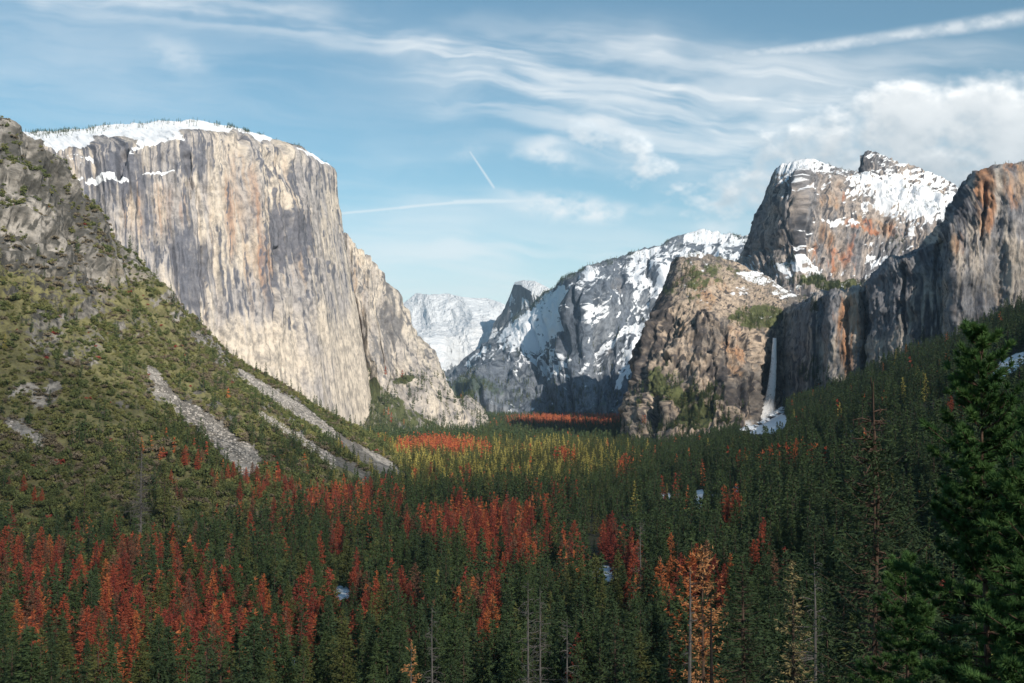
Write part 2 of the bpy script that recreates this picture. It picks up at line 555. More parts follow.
massif('granite_cliff', 'tall pale cliff streaked tan and grey with a snowy top', [
    [(-90, 470, 2450), (40, 470, 2500), (120, 470, 2550), (180, 465, 2600), (230, 465, 2700), (275, 462, 2850), (310, 455, 3050), (345, 446, 3300), (366, 436, 3500), (376, 430, 3600), (368, 430, 4000)],
    [(-90, 380, 2600), (40, 380, 2720), (110, 380, 2800), (165, 380, 2850), (215, 375, 2920), (262, 372, 3040), (300, 370, 3230), (334, 366, 3450), (356, 362, 3620), (367, 362, 3720), (355, 362, 4150)],
    [(-90, 280, 2700), (40, 280, 2850), (105, 280, 2930), (155, 280, 2970), (205, 275, 3030), (250, 270, 3120), (288, 268, 3300), (320, 266, 3540), (340, 264, 3720), (348, 262, 3820), (335, 262, 4250)],
    [(-90, 190, 2780), (40, 190, 2950), (105, 195, 3010), (150, 190, 3040), (198, 185, 3090), (243, 185, 3180), (280, 190, 3360), (310, 200, 3600), (330, 204, 3790), (339, 206, 3880), (326, 206, 4300)],
    [(-90, 160, 2850), (40, 154, 3060), (100, 150, 3100), (150, 146, 3120), (195, 134, 3160), (238, 137, 3260), (275, 149, 3450), (305, 160, 3680), (326, 168, 3840), (335, 172, 3920), (322, 172, 4350)],
    [(-90, 140, 3500), (20, 133, 3800), (62, 131.5, 3850), (110, 126, 3800), (165, 121, 3650), (200, 119.5, 3620), (232, 126, 3700), (262, 141, 3800), (300, 155, 3900), (332, 167, 3960), (320, 167, 4400)],
], M['granite'], step=1.1, blurs=4, disp=d_granite, paint=p_granite, back=((300, .97), (1500, .85), (3000, None)))


# --- the lower buttress beyond it
def d_butt(P, px, py):
    x, y, z = P[..., 0], P[..., 1], P[..., 2]
    e = 1 - sstep(0, 1, (py - np.interp(px, [330, 365, 400, 475], [370, 376, 392, 425])) / 12)
    return e * (40 * fbm(x / 150, y / 150, z / 420, 21, 3, .5, True) + 16 * fbm(x / 45, y / 45, z / 160, 22, 3, .5, True) - 14 * creases(x, y, z, 60, 400, 25, .12)) + 8 * fbm(x / 30, y / 30, z / 40, 24, 4)


def p_butt(px, py, P, nz):
    low = sstep(-6, 6, py - np.interp(px, [330, 365, 385, 410, 440, 478], [370, 372, 380, 392, 412, 430]))
    low2 = sstep(-4, 8, py - np.interp(px, [330, 365, 400, 430, 478], [372, 376, 394, 416, 438]))
    return dict(snow=-1.3 + 0 * px, veg=-1 + 1.55 * low2 + blob(px, py, [(402, 381, 14, 6, 1.6), (425, 372, 5, 3, 1), (440, 390, 5, 2, 1), (372, 390, 8, 12, 1.2)]),
                warm=blob(px, py, [(358, 300, 10, 50, .5), (400, 340, 30, 40, .2)]),
                dark=blob(px, py, [(385, 340, 14, 30, .7), (375, 290, 20, 30, .35), (430, 400, 50, 30, -.5), (353, 290, 6, 50, .3)]))


massif('granite_buttress', 'lower tan rock buttress falling from the tall pale cliff to the valley floor', [
    [(318, 446, 3500), (350, 446, 3350), (375, 444, 3300), (398, 446, 3300), (420, 445, 3350), (442, 442, 3450), (462, 438, 3600), (484, 432, 3750), (492, 430, 4200)],
    [(318, 400, 3900), (350, 400, 3750), (372, 400, 3650), (392, 404, 3600), (412, 408, 3600), (434, 415, 3620), (456, 420, 3700), (479, 425, 3820), (488, 425, 4300)],
    [(320, 360, 4050), (350, 360, 3950), (370, 366, 3850), (388, 372, 3800), (404, 380, 3780), (424, 392, 3780), (446, 403, 3820), (472, 415, 3900), (482, 416, 4400)],
    [(325, 280, 4200), (348, 285, 4100), (362, 296, 4050), (376, 312, 4000), (390, 332, 3980), (406, 352, 3980), (430, 375, 3980), (463, 404, 4020), (474, 405, 4500)],
    [(325, 216, 4300), (343, 237, 4250), (356, 251, 4220), (371, 267, 4200), (384, 286, 4180), (400, 316, 4160), (426, 360, 4140), (460, 401, 4120), (472, 404, 4600)],
], M['buttress'], step=1.1, blurs=2, disp=d_butt, paint=p_butt, back=((200, .98), (900, .6), (1500, None)))


# --- far snowy ridge
def d_far(amp, sc, seed):
    def f(P, px, py):
        x, y, z = P[..., 0], P[..., 1], P[..., 2]
        rim = .25 + .75 * sstep(0, 25, py - py.min(axis=0, keepdims=True))
        return rim * (amp * fbm(x / sc, y / sc, z / sc * .8, seed, 5, .55, True)) + amp * .06 * fbm(x / sc * 8, y / sc * 8, z / sc * 8, seed + 9, 3)
    return f


massif('snowy_mountain', 'distant broad mountain almost wholly under snow at the head of the valley', [
    [(370, 425, 11500), (400, 425, 11500), (420, 425, 11500), (440, 425, 11500), (455, 425, 11500), (480, 425, 11500), (500, 425, 11500), (520, 425, 11500), (560, 425, 11500)],
    [(375, 380, 12500), (402, 380, 12400), (420, 375, 12600), (440, 370, 12500), (457, 372, 12700), (482, 372, 12500), (500, 370, 12600), (520, 370, 12500), (560, 370, 12500)],
    [(380, 340, 13800), (400, 335, 13700), (416, 330, 14000), (436, 335, 13700), (456, 330, 14000), (480, 330, 13800), (500, 335, 13800), (520, 345, 13800), (560, 345, 13800)],
    [(380, 318, 15200), (400, 303, 15200), (416, 293, 15300), (430, 296, 15000), (446, 296, 15200), (463, 301, 15000), (485, 303, 15300), (499, 305, 15200), (520, 318, 15300), (560, 330, 15300)][:9],
], M['peak'], step=1.0, blurs=1, disp=d_far(330, 1300, 41), paint=lambda px, py, P, nz: dict(
    snow=1.5 - 1.1 * sstep(335, 380, py) + .55 * (nz - .45) + .25 * fbm(px / 9, py / 14, 0 * px, 5, 3) + blob(px, py, [(430, 345, 12, 20, -.35, 40), (475, 330, 22, 8, -.2, -25)]),
    veg=-.8 + .9 * sstep(360, 400, py), dark=.1), back=((600, .97), (3000, None)))

# --- the half dome
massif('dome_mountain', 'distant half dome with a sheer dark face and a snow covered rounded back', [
    [(478, 400, 11200), (500, 400, 11200), (515, 400, 11200), (530, 400, 11200), (545, 400, 11300), (575, 400, 11500), (610, 400, 12000)],
    [(486, 350, 12300), (498, 350, 12200), (510, 350, 12000), (524, 350, 11800), (540, 350, 11700), (565, 350, 11700), (605, 360, 12100)],
    [(492, 335, 12700), (500, 330, 12600), (509, 324, 12700), (521, 320, 12350), (535, 318, 12050), (556, 322, 11950), (600, 345, 12400)],
    [(496, 321, 13000), (504, 312, 12950), (512, 298, 12900), (521, 296, 12580), (533, 303, 12230), (549, 309, 12150), (592, 335, 12600)],
    [(496.5, 320, 13050), (505, 310, 13000), (513.5, 284.5, 12960), (521, 285, 12640), (532, 291, 12330), (543, 300, 12200), (588, 330, 12700)],
    [(497, 319.5, 13100), (506, 309, 13080), (515, 282, 13000), (523, 280.2, 12800), (535, 281, 12600), (549, 288, 12500), (585, 325, 12800)],
], M['peak'], step=.8, blurs=1, disp=lambda P, px, py: 60 * fbm(P[..., 0] / 160, P[..., 1] / 160, P[..., 2] / 900, 51, 3) * sstep(290, 300, py) + 45 * fbm(P[..., 0] / 500, P[..., 1] / 500, P[..., 2] / 500, 54, 4) * sstep(305, 340, py),
    paint=lambda px, py, P, nz: dict(snow=2.2 * (1 - sstep(.7, 1.05, np.hypot((px - 541) / 19, (py - 293) / 11))) * (py < np.interp(px, [514, 522, 532, 541, 549], [284, 286, 291, 299, 304])) - .6 + 1.2 * (nz > .36) * (px > 511) * (py < 318) + 1.0 * sstep(318, 330, py) * sstep(.25, .6, nz) + .3 * sstep(310, 330, py) * fbm(px / 8, py / 8, 0 * px, 3, 3), veg=-.9 + .6 * sstep(330, 370, py), dark=.9 * (py > 284)),  # dark term paints the sheer face's shade into the rock
    back=((500, .94), (2500, None)))


# --- the wooded snowy ridge
def d_ridge(P, px, py):
    x, y, z = P[..., 0], P[..., 1], P[..., 2]
    skyline = np.interp(px, [440, 496, 530, 587, 640, 703, 750, 790], [385, 339, 308, 270, 250, 231, 237, 250])
    inn = .15 + .85 * sstep(4, 40, py - skyline)
    warp = 120 * fbm(x / 700, y / 700, z / 700, 66, 2)
    d = (150 * fbm((x + warp) / 620, y / 620, z / 1500, 61, 5, .55, True) + 24 * fbm(x / 160, y / 160, z / 420, 68, 3) - 50 * creases(x + warp, y, z + y * .3, 240, 1300, 67, .14)) * inn + 26 * fbm(x / 110, y / 110, z / 160, 63, 4, .55, True)
    return d


def p_ridge(px, py, P, nz):
    n = fbm(px / 14, py / 14, 0 * px, 77, 4)
    sky = np.interp(px, [440, 496, 530, 587, 640, 703, 750, 790], [385, 339, 308, 270, 250, 231, 237, 250])
    s = .40 - .5 * sstep(390, 402, py) + .05 * (nz - .4) + .35 * n + .9 * fbm((px + py * .5) / 6, (py - px * .3) / 13, 0 * px, 79, 3) + .7 * fbm(px / 2.4, py / 2.0, 0 * px, 80, 2)
    s = s + blob(px, py, [(545, 315, 38, 28, .55, -45), (520, 340, 20, 18, .3), (703, 237, 20, 7, 1.0), (735, 244, 16, 6, .4), (660, 255, 30, 8, .3), (668, 300, 14, 30, .3, 20),
                          (615, 345, 25, 5, .5, -20), (605, 340, 10, 4, .3), (622, 395, 12, 5, .9, -35), (550, 380, 40, 2.5, .7, -38), (636, 272, 8, 18, .3, 20), (590, 400, 4, 3, .6)])
    s = s - blob(px, py, [(575, 330, 11, 48, .7), (612, 300, 18, 32, .3), (600, 350, 22, 30, .3), (500, 385, 45, 26, .45), (460, 392, 30, 26, .35), (560, 395, 60, 16, .55), (655, 330, 14, 30, .3), (640, 400, 30, 14, .4)])
    s = s - .75 * (1 - sstep(1, 4, py - sky + n * 3)) * (px < 690)
    v = -.45 + .75 * sstep(376, 404, py) + .35 * fbm(px / 20, py / 10, 0 * px, 6, 3) + .7 * (1 - sstep(2, 7, py - sky)) * (np.abs(px - 705) > 22) + blob(px, py, [(460, 395, 40, 22, .35), (540, 290, 40, 4, .3, -42)])
    return dict(snow=s, veg=v, warm=blob(px, py, [(600, 320, 30, 60, .2)]), dark=blob(px, py, [(575, 320, 9, 50, .7), (600, 330, 26, 50, -.1), (660, 290, 30, 30, .2)]))


massif('wooded_mountain', 'long snow dusted ridge with dark conifers along its crest in the middle distance', [
    [(425, 428, 5700), (455, 424, 5700), (480, 422, 5700), (505, 421, 5600), (530, 421, 5500), (552, 421, 5500), (570, 421, 5450), (590, 421, 5400), (615, 421, 5400), (650, 421, 5400), (700, 421, 5400), (760, 421, 5400), (830, 421, 5400)],
    [(428, 412, 6200), (455, 408, 6100), (480, 405, 6000), (505, 402, 5900), (530, 399, 5850), (552, 397, 5800), (570, 396, 5750), (590, 394, 5700), (615, 392, 5700), (650, 390, 5700), (700, 385, 5700), (760, 385, 5700), (830, 385, 5700)],
    [(432, 398, 6700), (455, 392, 6600), (480, 386, 6500), (503, 376, 6450), (526, 368, 6500), (550, 362, 6400), (569, 356, 6050), (588, 352, 5950), (613, 348, 6100), (648, 340, 6200), (698, 335, 6200), (758, 335, 6200), (830, 335, 6200)],
    [(436, 388, 7000), (456, 378, 6950), (480, 364, 6900), (500, 350, 6900), (522, 336, 7000), (548, 318, 6950), (568, 304, 6350), (588, 298, 6200), (612, 296, 6450), (646, 290, 6700), (698, 285, 6800), (756, 285, 6800), (830, 290, 6800)],
    [(438, 386, 7050), (456, 374, 7050), (480, 357, 7100), (498, 342, 7150), (520, 324, 7200), (547, 302, 7200), (570, 284, 6700), (589, 276, 6600), (612, 270, 6900), (645, 262, 7200), (700, 246, 7500), (753, 252, 7500), (830, 262, 7500)],
    [(440, 384, 7100), (456, 371, 7200), (478, 351, 7300), (497, 338, 7400), (520, 316, 7500), (548, 294, 7400), (570, 279, 7000), (587, 270, 6950), (612, 261, 7250), (645, 248.5, 7550), (703, 231, 8000), (750, 237, 8000), (830, 250, 8000)],
], M['alpine'], step=1.0, blurs=2, disp=d_ridge, paint=p_ridge, back=((500, .96), (2500, None)))


# --- the higher snowy rock tower
def d_tower(P, px, py):
    x, y, z = P[..., 0], P[..., 1], P[..., 2]
    rim = .3 + .7 * sstep(6, 22, py - np.interp(px, [740, 775, 800, 860, 900, 950], [255, 175, 162, 160, 165, 182]))
    return rim * (38 * fbm(x / 170, y / 170, z / 330, 81, 4, .5, True) + 17 * fbm(x / 50, y / 50, z / 95, 83, 4, .55, True) + 26 * joints(fbm(x / 90, y / 90, z / 160, 84, 3), 4, .12) - 16 * creases(x, y, z, 60, 260, 85, .12)) + 6 * fbm(x / 20, y / 20, z / 20, 88, 3)


def p_tower(px, py, P, nz):
    n = fbm(px / 9, py / 7, 0 * px, 17, 4)
    s = -.06 + .6 * (nz - .3) + .5 * n + .65 * fbm(px / 3.6, py / 2.4, 0 * px, 19, 2)
    s = s + blob(px, py, [(805, 168, 30, 9, .5), (780, 190, 10, 20, .25), (915, 198, 50, 30, .78, 15), (872, 165, 10, 4, .3), (812, 190, 16, 5, .4), (838, 225, 18, 5, .75), (858, 215, 8, 5, .5), (850, 186, 14, 10, .3), (800, 272, 26, 7, .8),
                          (760, 272, 14, 5, .5), (875, 262, 12, 6, .6), (860, 245, 12, 4, .3), (890, 182, 24, 14, .3)])
    s = s - blob(px, py, [(862, 162, 4, 9, .8), (885, 160, 14, 3, .5), (905, 168, 14, 3, .4), (830, 195, 10, 20, .4), (775, 230, 22, 45, .5), (870, 230, 18, 14, .35), (845, 255, 20, 14, .3), (920, 178, 25, 3, .4, 15)])
    w = blob(px, py, [(842, 190, 14, 14, .7), (825, 205, 18, 8, .6), (872, 232, 36, 9, 1.3, 16), (825, 248, 40, 25, .55), (845, 262, 20, 16, .6), (795, 262, 10, 20, .3)]) * (.75 + .9 * fbm((px - py * .4) / 7, (py + px * .3) / 16, 0 * px, 91, 3))
    dk = blob(px, py, [(770, 220, 26, 50, .35), (812, 228, 22, 20, .3), (864, 162, 6, 10, .6)])
    return dict(snow=s, veg=-.75 + blob(px, py, [(830, 285, 40, 8, 1.5), (900, 250, 20, 8, .3), (790, 178, 8, 12, .3), (900, 200, 50, 12, .4)]), warm=w, dark=dk)


massif('rock_tower', 'broad rock tower with orange stains and snow on its rounded top and shoulders', [
    [(738, 330, 3750), (745, 330, 3720), (765, 330, 3650), (785, 330, 3600), (800, 330, 3600), (830, 330, 3620), (860, 330, 3650), (895, 330, 3650), (940, 330, 3700), (1000, 330, 3700)],
    [(741, 296, 3900), (748, 294, 3850), (768, 290, 3780), (788, 285, 3700), (804, 284, 3680), (832, 286, 3700), (862, 288, 3720), (897, 280, 3750), (942, 280, 3800), (1000, 285, 3800)],
    [(738, 268, 4350), (744, 262, 4150), (765, 255, 4000), (784, 250, 3870), (800, 250, 3810), (832, 252, 3830), (864, 255, 3850), (899, 240, 3900), (942, 235, 3920), (1000, 245, 3920)],
    [(747, 246, 4400), (754, 232, 4180), (771, 215, 4030), (786, 205, 3920), (802, 202, 3860), (834, 202, 3900), (862, 215, 3960), (897, 205, 4080), (940, 205, 4120), (1000, 220, 4120)],
    [(758, 217, 4450), (763, 205, 4230), (775, 190, 4080), (788, 182, 3990), (804, 178, 3930), (836, 180, 3980), (858, 190, 4120), (893, 182, 4300), (932, 192, 4350), (1000, 210, 4350)],
    [(771, 188, 4500), (775, 173, 4300), (782, 166, 4220), (793, 161, 4180), (810, 160, 4180), (843, 172, 4250), (858, 173, 4350), (886, 166, 4500), (925, 176, 4550), (990, 200, 4550)],
], M['tower'], step=1.05, blurs=1, disp=d_tower, paint=p_tower, back=((120, .95), (500, .5), (1100, None)))


# little summit block on its shoulder
massif('summit_block', 'small dark rocky knob on the snowy shoulder of the orange stained tower', [
    [(857, 190, 4300), (862, 190, 4260), (872, 188, 4250), (885, 186, 4250), (900, 186, 4260), (925, 190, 4300), (960, 200, 4400)],
    [(859, 174, 4310), (863, 173, 4280), (872, 173, 4280), (884, 173, 4290), (900, 175, 4320), (925, 182, 4350), (960, 192, 4450)],
    [(860, 160, 4330), (864, 157, 4310), (872, 158, 4320), (884, 162, 4340), (900, 167, 4380), (924, 178, 4420), (958, 190, 4500)],
    [(860, 155, 4360), (865, 151.5, 4360), (875, 152, 4380), (886, 157, 4400), (902, 161, 4430), (924, 170, 4480), (955, 182, 4560)],
], M['tower'], step=.9, blurs=0, disp=lambda P, px, py: 16 * fbm(P[..., 0] / 26, P[..., 1] / 26, P[..., 2] / 20, 95, 4, .65) + 8 * joints(fbm(P[..., 0] / 30, P[..., 1] / 30, P[..., 2] / 22, 96, 2), 3, .1), paint=lambda px, py, P, nz: dict(
    snow=-.05 + .7 * (nz - .2) + .6 * fbm(px / 4, py / 2.2, 0 * px, 98, 3) + blob(px, py, [(915, 182, 32, 12, .5), (876, 158, 10, 3, .3), (885, 182, 20, 8, .7)]) - blob(px, py, [(864, 165, 5, 11, .5)]), veg=-.6, dark=.35, warm=.2),
    back=((150, .98), (900, .7)))


# --- the long wall right of the falls
def d_wall(P, px, py):
    x, y, z = P[..., 0], P[..., 1], P[..., 2]
    Q = CUR['P']
    d = 7 * joints(fbm(x / 34, y / 34, z / 120, 104, 3), 4, .07) + 6 * joints(fbm(x / 70, y / 70, z / 40, 108, 2), 3, .07) + 3.5 * fbm(x / 14, y / 14, z / 70, 103, 3, .6, True)
    d = d + 9 * joints(fbm(Q[..., 0] / 34, Q[..., 1] / 34, z / 44, 109, 4, .6), 4, .1) + 4 * fbm(Q[..., 0] / 12, Q[..., 1] / 12, z / 16, 113, 3, .6)
    w = px + 3 * fbm(px / 6, py / 9, 0 * px, 110, 3)
    d = d - 16 * line_mask(w, py, [(905, 266, 2.5), (903, 300, 2), (905, 345, 1.5)], 1.0) - 12 * line_mask(w, py, [(846, 300, 1.5), (848, 380, 1.5)], 1.0) - 14 * line_mask(w, py, [(985, 185, 2), (982, 240, 1.5)], 1.0)
    return d - 12 * line_mask(w, py, [(938, 240, 2), (934, 290, 1.5), (940, 330, 1)], 1.0) + 4 * sstep(-3, 3, py - np.interp(px, [925, 965, 1010, 1080], [262, 272, 290, 305]) + 3 * fbm(px / 7, 0 * px, 0 * px, 112, 2)) * (px > 925)


def p_wall(px, py, P, nz):
    w = blob(px, py, [(850, 335, 14, 55, .9), (838, 310, 8, 20, .4), (905, 300, 10, 25, .45), (985, 200, 14, 45, 1.0), (1012, 185, 12, 34, .8), (925, 255, 8, 16, .6), (1005, 300, 20, 14, .45), (870, 285, 14, 4, .7), (960, 245, 8, 16, .6)])
    dk = blob(px, py, [(875, 320, 14, 50, .55), (925, 300, 30, 60, .4), (950, 215, 18, 50, .5), (960, 190, 14, 26, .4), (935, 340, 30, 30, .3), (800, 350, 24, 60, .5), (1005, 260, 30, 40, -.3), (895, 350, 24, 18, -.7), (915, 262, 26, 26, .35), (885, 310, 14, 30, .35),
                         (930, 348, 22, 10, -.4), (840, 340, 14, 40, -.3)])
    s = -.95 + .3 * (nz > .6) + blob(px, py, [(870, 291, 10, 2, .8), (895, 262, 4, 6, .7)])
    v = -.85 + blob(px, py, [(830, 395, 24, 22, 1.05), (815, 370, 20, 20, .45), (812, 300, 14, 10, .5), (1000, 166, 40, 3, .7)])
    return dict(snow=s, veg=v, warm=w, dark=dk, pale=blob(px, py, [(842, 345, 16, 50, .35), (1000, 250, 24, 60, .2), (905, 350, 40, 18, .4), (965, 290, 30, 14, .2)]) - blob(px, py, [(885, 300, 16, 40, .3), (925, 285, 20, 40, .25), (955, 215, 14, 40, .3)]), calm=.8)


massif('rock_wall', 'long dark cliff with vertical grey and orange streaks beside the waterfall', [
    [(762, 450.0, 3250), (784, 447.1, 2850), (806, 442.3, 2700), (820, 438.0, 2690), (824, 436.4, 2570), (858, 421.0, 2520), (866, 417.0, 2575), (872, 414.0, 2480), (898, 400.4, 2420), (918, 389.0, 2390), (944, 376.9, 2380), (952, 373.4, 2310), (984, 361.0, 2300), (1000, 355.0, 2298), (1012, 351.4, 2280), (1050, 340.0, 2275), (1120, 330.0, 2280)],
    [(763, 410.8, 3275), (785, 407.3, 2875), (808, 400.3, 2725), (822, 397.1, 2715), (826, 395.7, 2595), (858, 383.2, 2545), (866, 379.2, 2600), (872, 376.2, 2505), (899, 360.6, 2445), (919, 351.5, 2415), (945, 336.0, 2405), (953, 329.9, 2335), (984, 312.6, 2325), (1000, 303.4, 2323), (1012, 299.3, 2305), (1050, 289.9, 2300), (1120, 281.0, 2305)],
    [(764, 373.0, 3295), (786, 368.9, 2895), (810, 359.7, 2745), (823, 357.6, 2735), (827, 356.4, 2615), (859, 346.7, 2565), (866, 342.8, 2620), (872, 339.8, 2525), (900, 322.2, 2465), (920, 315.3, 2435), (945, 296.6, 2425), (953, 287.9, 2355), (984, 265.9, 2345), (1000, 253.6, 2343), (1012, 249.0, 2325), (1050, 241.6, 2320), (1120, 233.8, 2325)],
    [(766, 338.0, 3325), (788, 333.4, 2925), (812, 322.1, 2775), (824, 321.1, 2765), (828, 320.1, 2645), (860, 312.9, 2595), (867, 309.1, 2650), (872, 306.0, 2555), (900, 286.7, 2495), (918, 281.8, 2465), (944, 260.2, 2455), (953, 249.1, 2385), (982, 222.6, 2375), (998, 207.5, 2373), (1012, 202.4, 2355), (1050, 196.8, 2350), (1120, 190.0, 2355)],
    [(768, 316.3, 3355), (791, 311.4, 2955), (814, 298.8, 2805), (825, 298.5, 2795), (829, 297.5, 2675), (858, 292.0, 2625), (866, 288.2, 2680), (871, 285.1, 2585), (893, 264.6, 2525), (908, 261.0, 2495), (938, 237.6, 2485), (950, 225.0, 2415), (968, 195.8, 2405), (982, 178.9, 2403), (1004, 173.6, 2385), (1044, 169.1, 2380), (1120, 162.9, 2385)],
    [(772, 310.0, 3440), (794, 305.0, 3040), (816, 292.0, 2890), (827, 291.9, 2880), (831, 291.0, 2760), (859, 285.9, 2710), (866, 282.1, 2765), (872, 279.0, 2670), (891, 258.2, 2610), (906, 255.0, 2580), (931, 231.0, 2570), (943, 218.0, 2500), (957, 188.0, 2490), (972, 170.6, 2488), (1000, 165.2, 2470), (1040, 161.0, 2465), (1120, 155.0, 2470)],
], M['wall'], step=1.1, blurs=1, disp=d_wall, paint=p_wall, back=((60, .98), (260, .6), (600, None)))


# --- the block left of the falls
def d_block(P, px, py):
    x, y, z = P[..., 0], P[..., 1], P[..., 2]
    face = sstep(-8, 14, py - np.interp(px, [632, 660, 690, 728, 764, 800], [360, 312, 305, 322, 335, 340]))
    d = face * (26 * fbm(x / 110, y / 110, z / 300, 111, 4, .5, True) + 30 * joints(fbm(x / 110, y / 110, z / 240, 118, 3), 3, .08)) + (6 + 13 * face) * fbm(x / 34, y / 34, z / 70, 113, 4, .55, True) + (8 + 18 * face) * joints(fbm(x / 70, y / 70, z / 120, 114, 3), 4, .1) - 14 * face * creases(x, y, z, 44, 220, 117, .12) + 3 * fbm(x / 12, y / 12, z / 14, 115, 3)
    d = d + 20 * blob(px, py, [(645, 418, 8, 24, 1), (668, 408, 6, 18, .8)]) - 20 * blob(px, py, [(656, 420, 4, 22, 1)])
    return d


def p_block(px, py, P, nz):
    brink = np.interp(px, [632, 660, 690, 728, 764, 800], [360, 312, 305, 322, 335, 340])
    up = 1 - sstep(-6, 6, py - brink)
    s = -.74 + .66 * up + .5 * fbm(px / 7, py / 4, 0 * px, 7, 3) + .45 * up * fbm(px / 3, py / 2, 0 * px, 8, 2) + blob(px, py, [(690, 255, 18, 4, .6), (760, 278, 24, 8, .55, 15), (785, 292, 16, 8, .5), (740, 292, 12, 6, .35), (765, 318, 14, 5, .3), (665, 353, 3, 3, 1.2)])
    v = -.16 + .30 * up + .3 * fbm(px / 9, py / 7, 0 * px, 71, 3) + blob(px, py, [(757, 318, 30, 13, .60), (690, 288, 16, 20, .2), (668, 378, 20, 22, .55), (700, 402, 30, 20, .6), (695, 425, 24, 14, .9), (655, 385, 12, 14, .6), (675, 400, 20, 14, .5), (715, 275, 30, 14, .25), (665, 280, 8, 20, .2)])
    w = blob(px, py, [(735, 350, 14, 35, .75), (712, 300, 22, 24, .45), (680, 330, 16, 25, .35), (755, 350, 6, 25, .3), (640, 380, 6, 30, .4), (700, 285, 30, 16, .4)])
    dk = blob(px, py, [(770, 375, 16, 45, 1.0), (720, 370, 12, 30, .5), (658, 320, 16, 34, .55), (745, 400, 20, 20, .5), (700, 330, 10, 24, .35), (640, 350, 8, 40, .4)])  # alcove and left side darkened: shade painted into the rock colour
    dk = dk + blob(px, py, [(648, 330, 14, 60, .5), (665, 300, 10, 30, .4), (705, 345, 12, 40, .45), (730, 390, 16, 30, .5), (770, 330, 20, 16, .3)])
    return dict(snow=s, veg=v + .35 * fbm(px / 6, py / 5, 0 * px, 72, 3), warm=w, dark=dk, pale=blob(px, py, [(738, 345, 10, 36, .4), (690, 318, 16, 14, .25), (755, 350, 6, 26, .3), (650, 415, 8, 24, .3), (720, 290, 30, 16, .15)]))


massif('rock_block', 'brown craggy rock block with brushy ledges beside the tall waterfall', [
    [(641, 446, 3100), (630, 446, 2740), (648, 447, 2640), (668, 447, 2600), (700, 447, 2580), (730, 447, 2570), (750, 447, 2590), (760, 446, 2740), (782, 446, 2780), (800, 446, 2780)],
    [(646, 392, 3200), (635, 390, 2850), (648, 392, 2760), (668, 395, 2700), (700, 395, 2690), (728, 395, 2680), (750, 398, 2700), (759, 400, 2880), (780, 400, 2920), (800, 400, 2920)],
    [(655, 342, 3300), (644, 340, 2940), (656, 345, 2850), (674, 348, 2800), (700, 350, 2780), (728, 358, 2750), (750, 363, 2770), (760, 366, 2920), (778, 365, 2950), (800, 365, 2950)],
    [(672, 305, 3400), (656, 305, 3050), (668, 304, 2950), (684, 305, 2900), (705, 308, 2870), (729, 325, 2820), (751, 336, 2830), (763, 341, 2950), (777, 341, 2980), (800, 345, 2980)],
    [(682, 275, 3500), (668, 277, 3180), (676, 272, 3080), (690, 275, 3020), (712, 280, 3020), (734, 292, 3020), (755, 300, 3040), (768, 306, 3080), (783, 312, 3120), (800, 318, 3120)],
    [(690, 262, 3600), (674, 262, 3300), (681, 254, 3250), (696, 252, 3250), (718, 256, 3270), (742, 265, 3300), (762, 275, 3330), (777, 284, 3360), (792, 294, 3400), (815, 300, 3400)],
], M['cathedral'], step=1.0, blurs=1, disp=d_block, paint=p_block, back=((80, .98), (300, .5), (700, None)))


# --- brushy hillside on the left
SPUR_ROWS = [
    [(-160, 640, 800), (-60, 610, 850), (30, 580, 930), (120, 560, 1010), (200, 545, 1080), (270, 530, 1180), (330, 515, 1320), (380, 503, 1480), (420, 492, 1660), (445, 484, 1850), (452, 480, 2150)],
    [(-160, 520, 950), (-60, 500, 1000), (30, 485, 1080), (115, 480, 1160), (190, 475, 1230), (256, 470, 1330), (314, 472, 1440), (363, 477, 1560), (405, 483, 1700), (434, 479, 1880), (446, 477, 2180)],
    [(-160, 400, 1150), (-60, 385, 1200), (25, 385, 1270), (105, 392, 1330), (175, 404, 1400), (236, 424, 1480), (290, 444, 1560), (335, 459, 1640), (384, 474, 1760), (422, 477, 1920), (440, 477, 2220)],
    [(-160, 250, 1350), (-60, 240, 1400), (18, 265, 1440), (84, 300, 1490), (145, 338, 1560), (198, 374, 1640), (250, 403, 1700), (303, 428, 1760), (362, 456, 1850), (410, 471, 1980), (436, 474, 2250)],
    [(-160, 80, 1600), (-60, 95, 1620), (6, 128, 1620), (55, 170, 1650), (108, 240, 1720), (166, 295, 1820), (222, 352, 1880), (284, 390, 1920), (345, 426, 1960), (402, 462, 2060), (432, 472, 2300)],
]


def d_spur(P, px, py):
    x, y, z = P[..., 0], P[..., 1], P[..., 2]
    rock = blob(px, py, [(20, 230, 110, 120, 1), (170, 300, 50, 26, .7, 35)])
    gul = 20 * fbm((x + .5 * y) / 150, (y - .5 * x) / 500, z / 500, 121, 3, .5, True)
    rim = .4 + .6 * sstep(5, 30, py - np.interp(px, [-160, 6, 58, 124, 200, 262, 316, 366, 410], [80, 128, 172, 252, 330, 378, 410, 440, 464]))
    return rim * gul + (3 + 22 * rock) * fbm(x / 55, y / 55, z / 75, 123, 4, .55, True) + 16 * rock * joints(fbm(x / 60, y / 60, z / 60, 124, 3), 4, .1) + (1.2 + 3 * rock) * fbm(x / 12, y / 12, z / 14, 125, 3)


TALUS = [([(146, 368, 3), (170, 400, 6), (215, 436, 11), (250, 464, 16)], 1.0), ([(240, 374, 4), (300, 412, 7), (345, 445, 6), (385, 470, 11), (412, 488, 7)], 1.0),
         ([(262, 414, 3), (320, 455, 6), (362, 478, 8)], 1.0), ([(8, 425, 4), (40, 446, 4)], 1.2), ([(150, 370, 2), (166, 388, 4)], 1), ([(195, 408, 3), (214, 424, 4)], 1)]


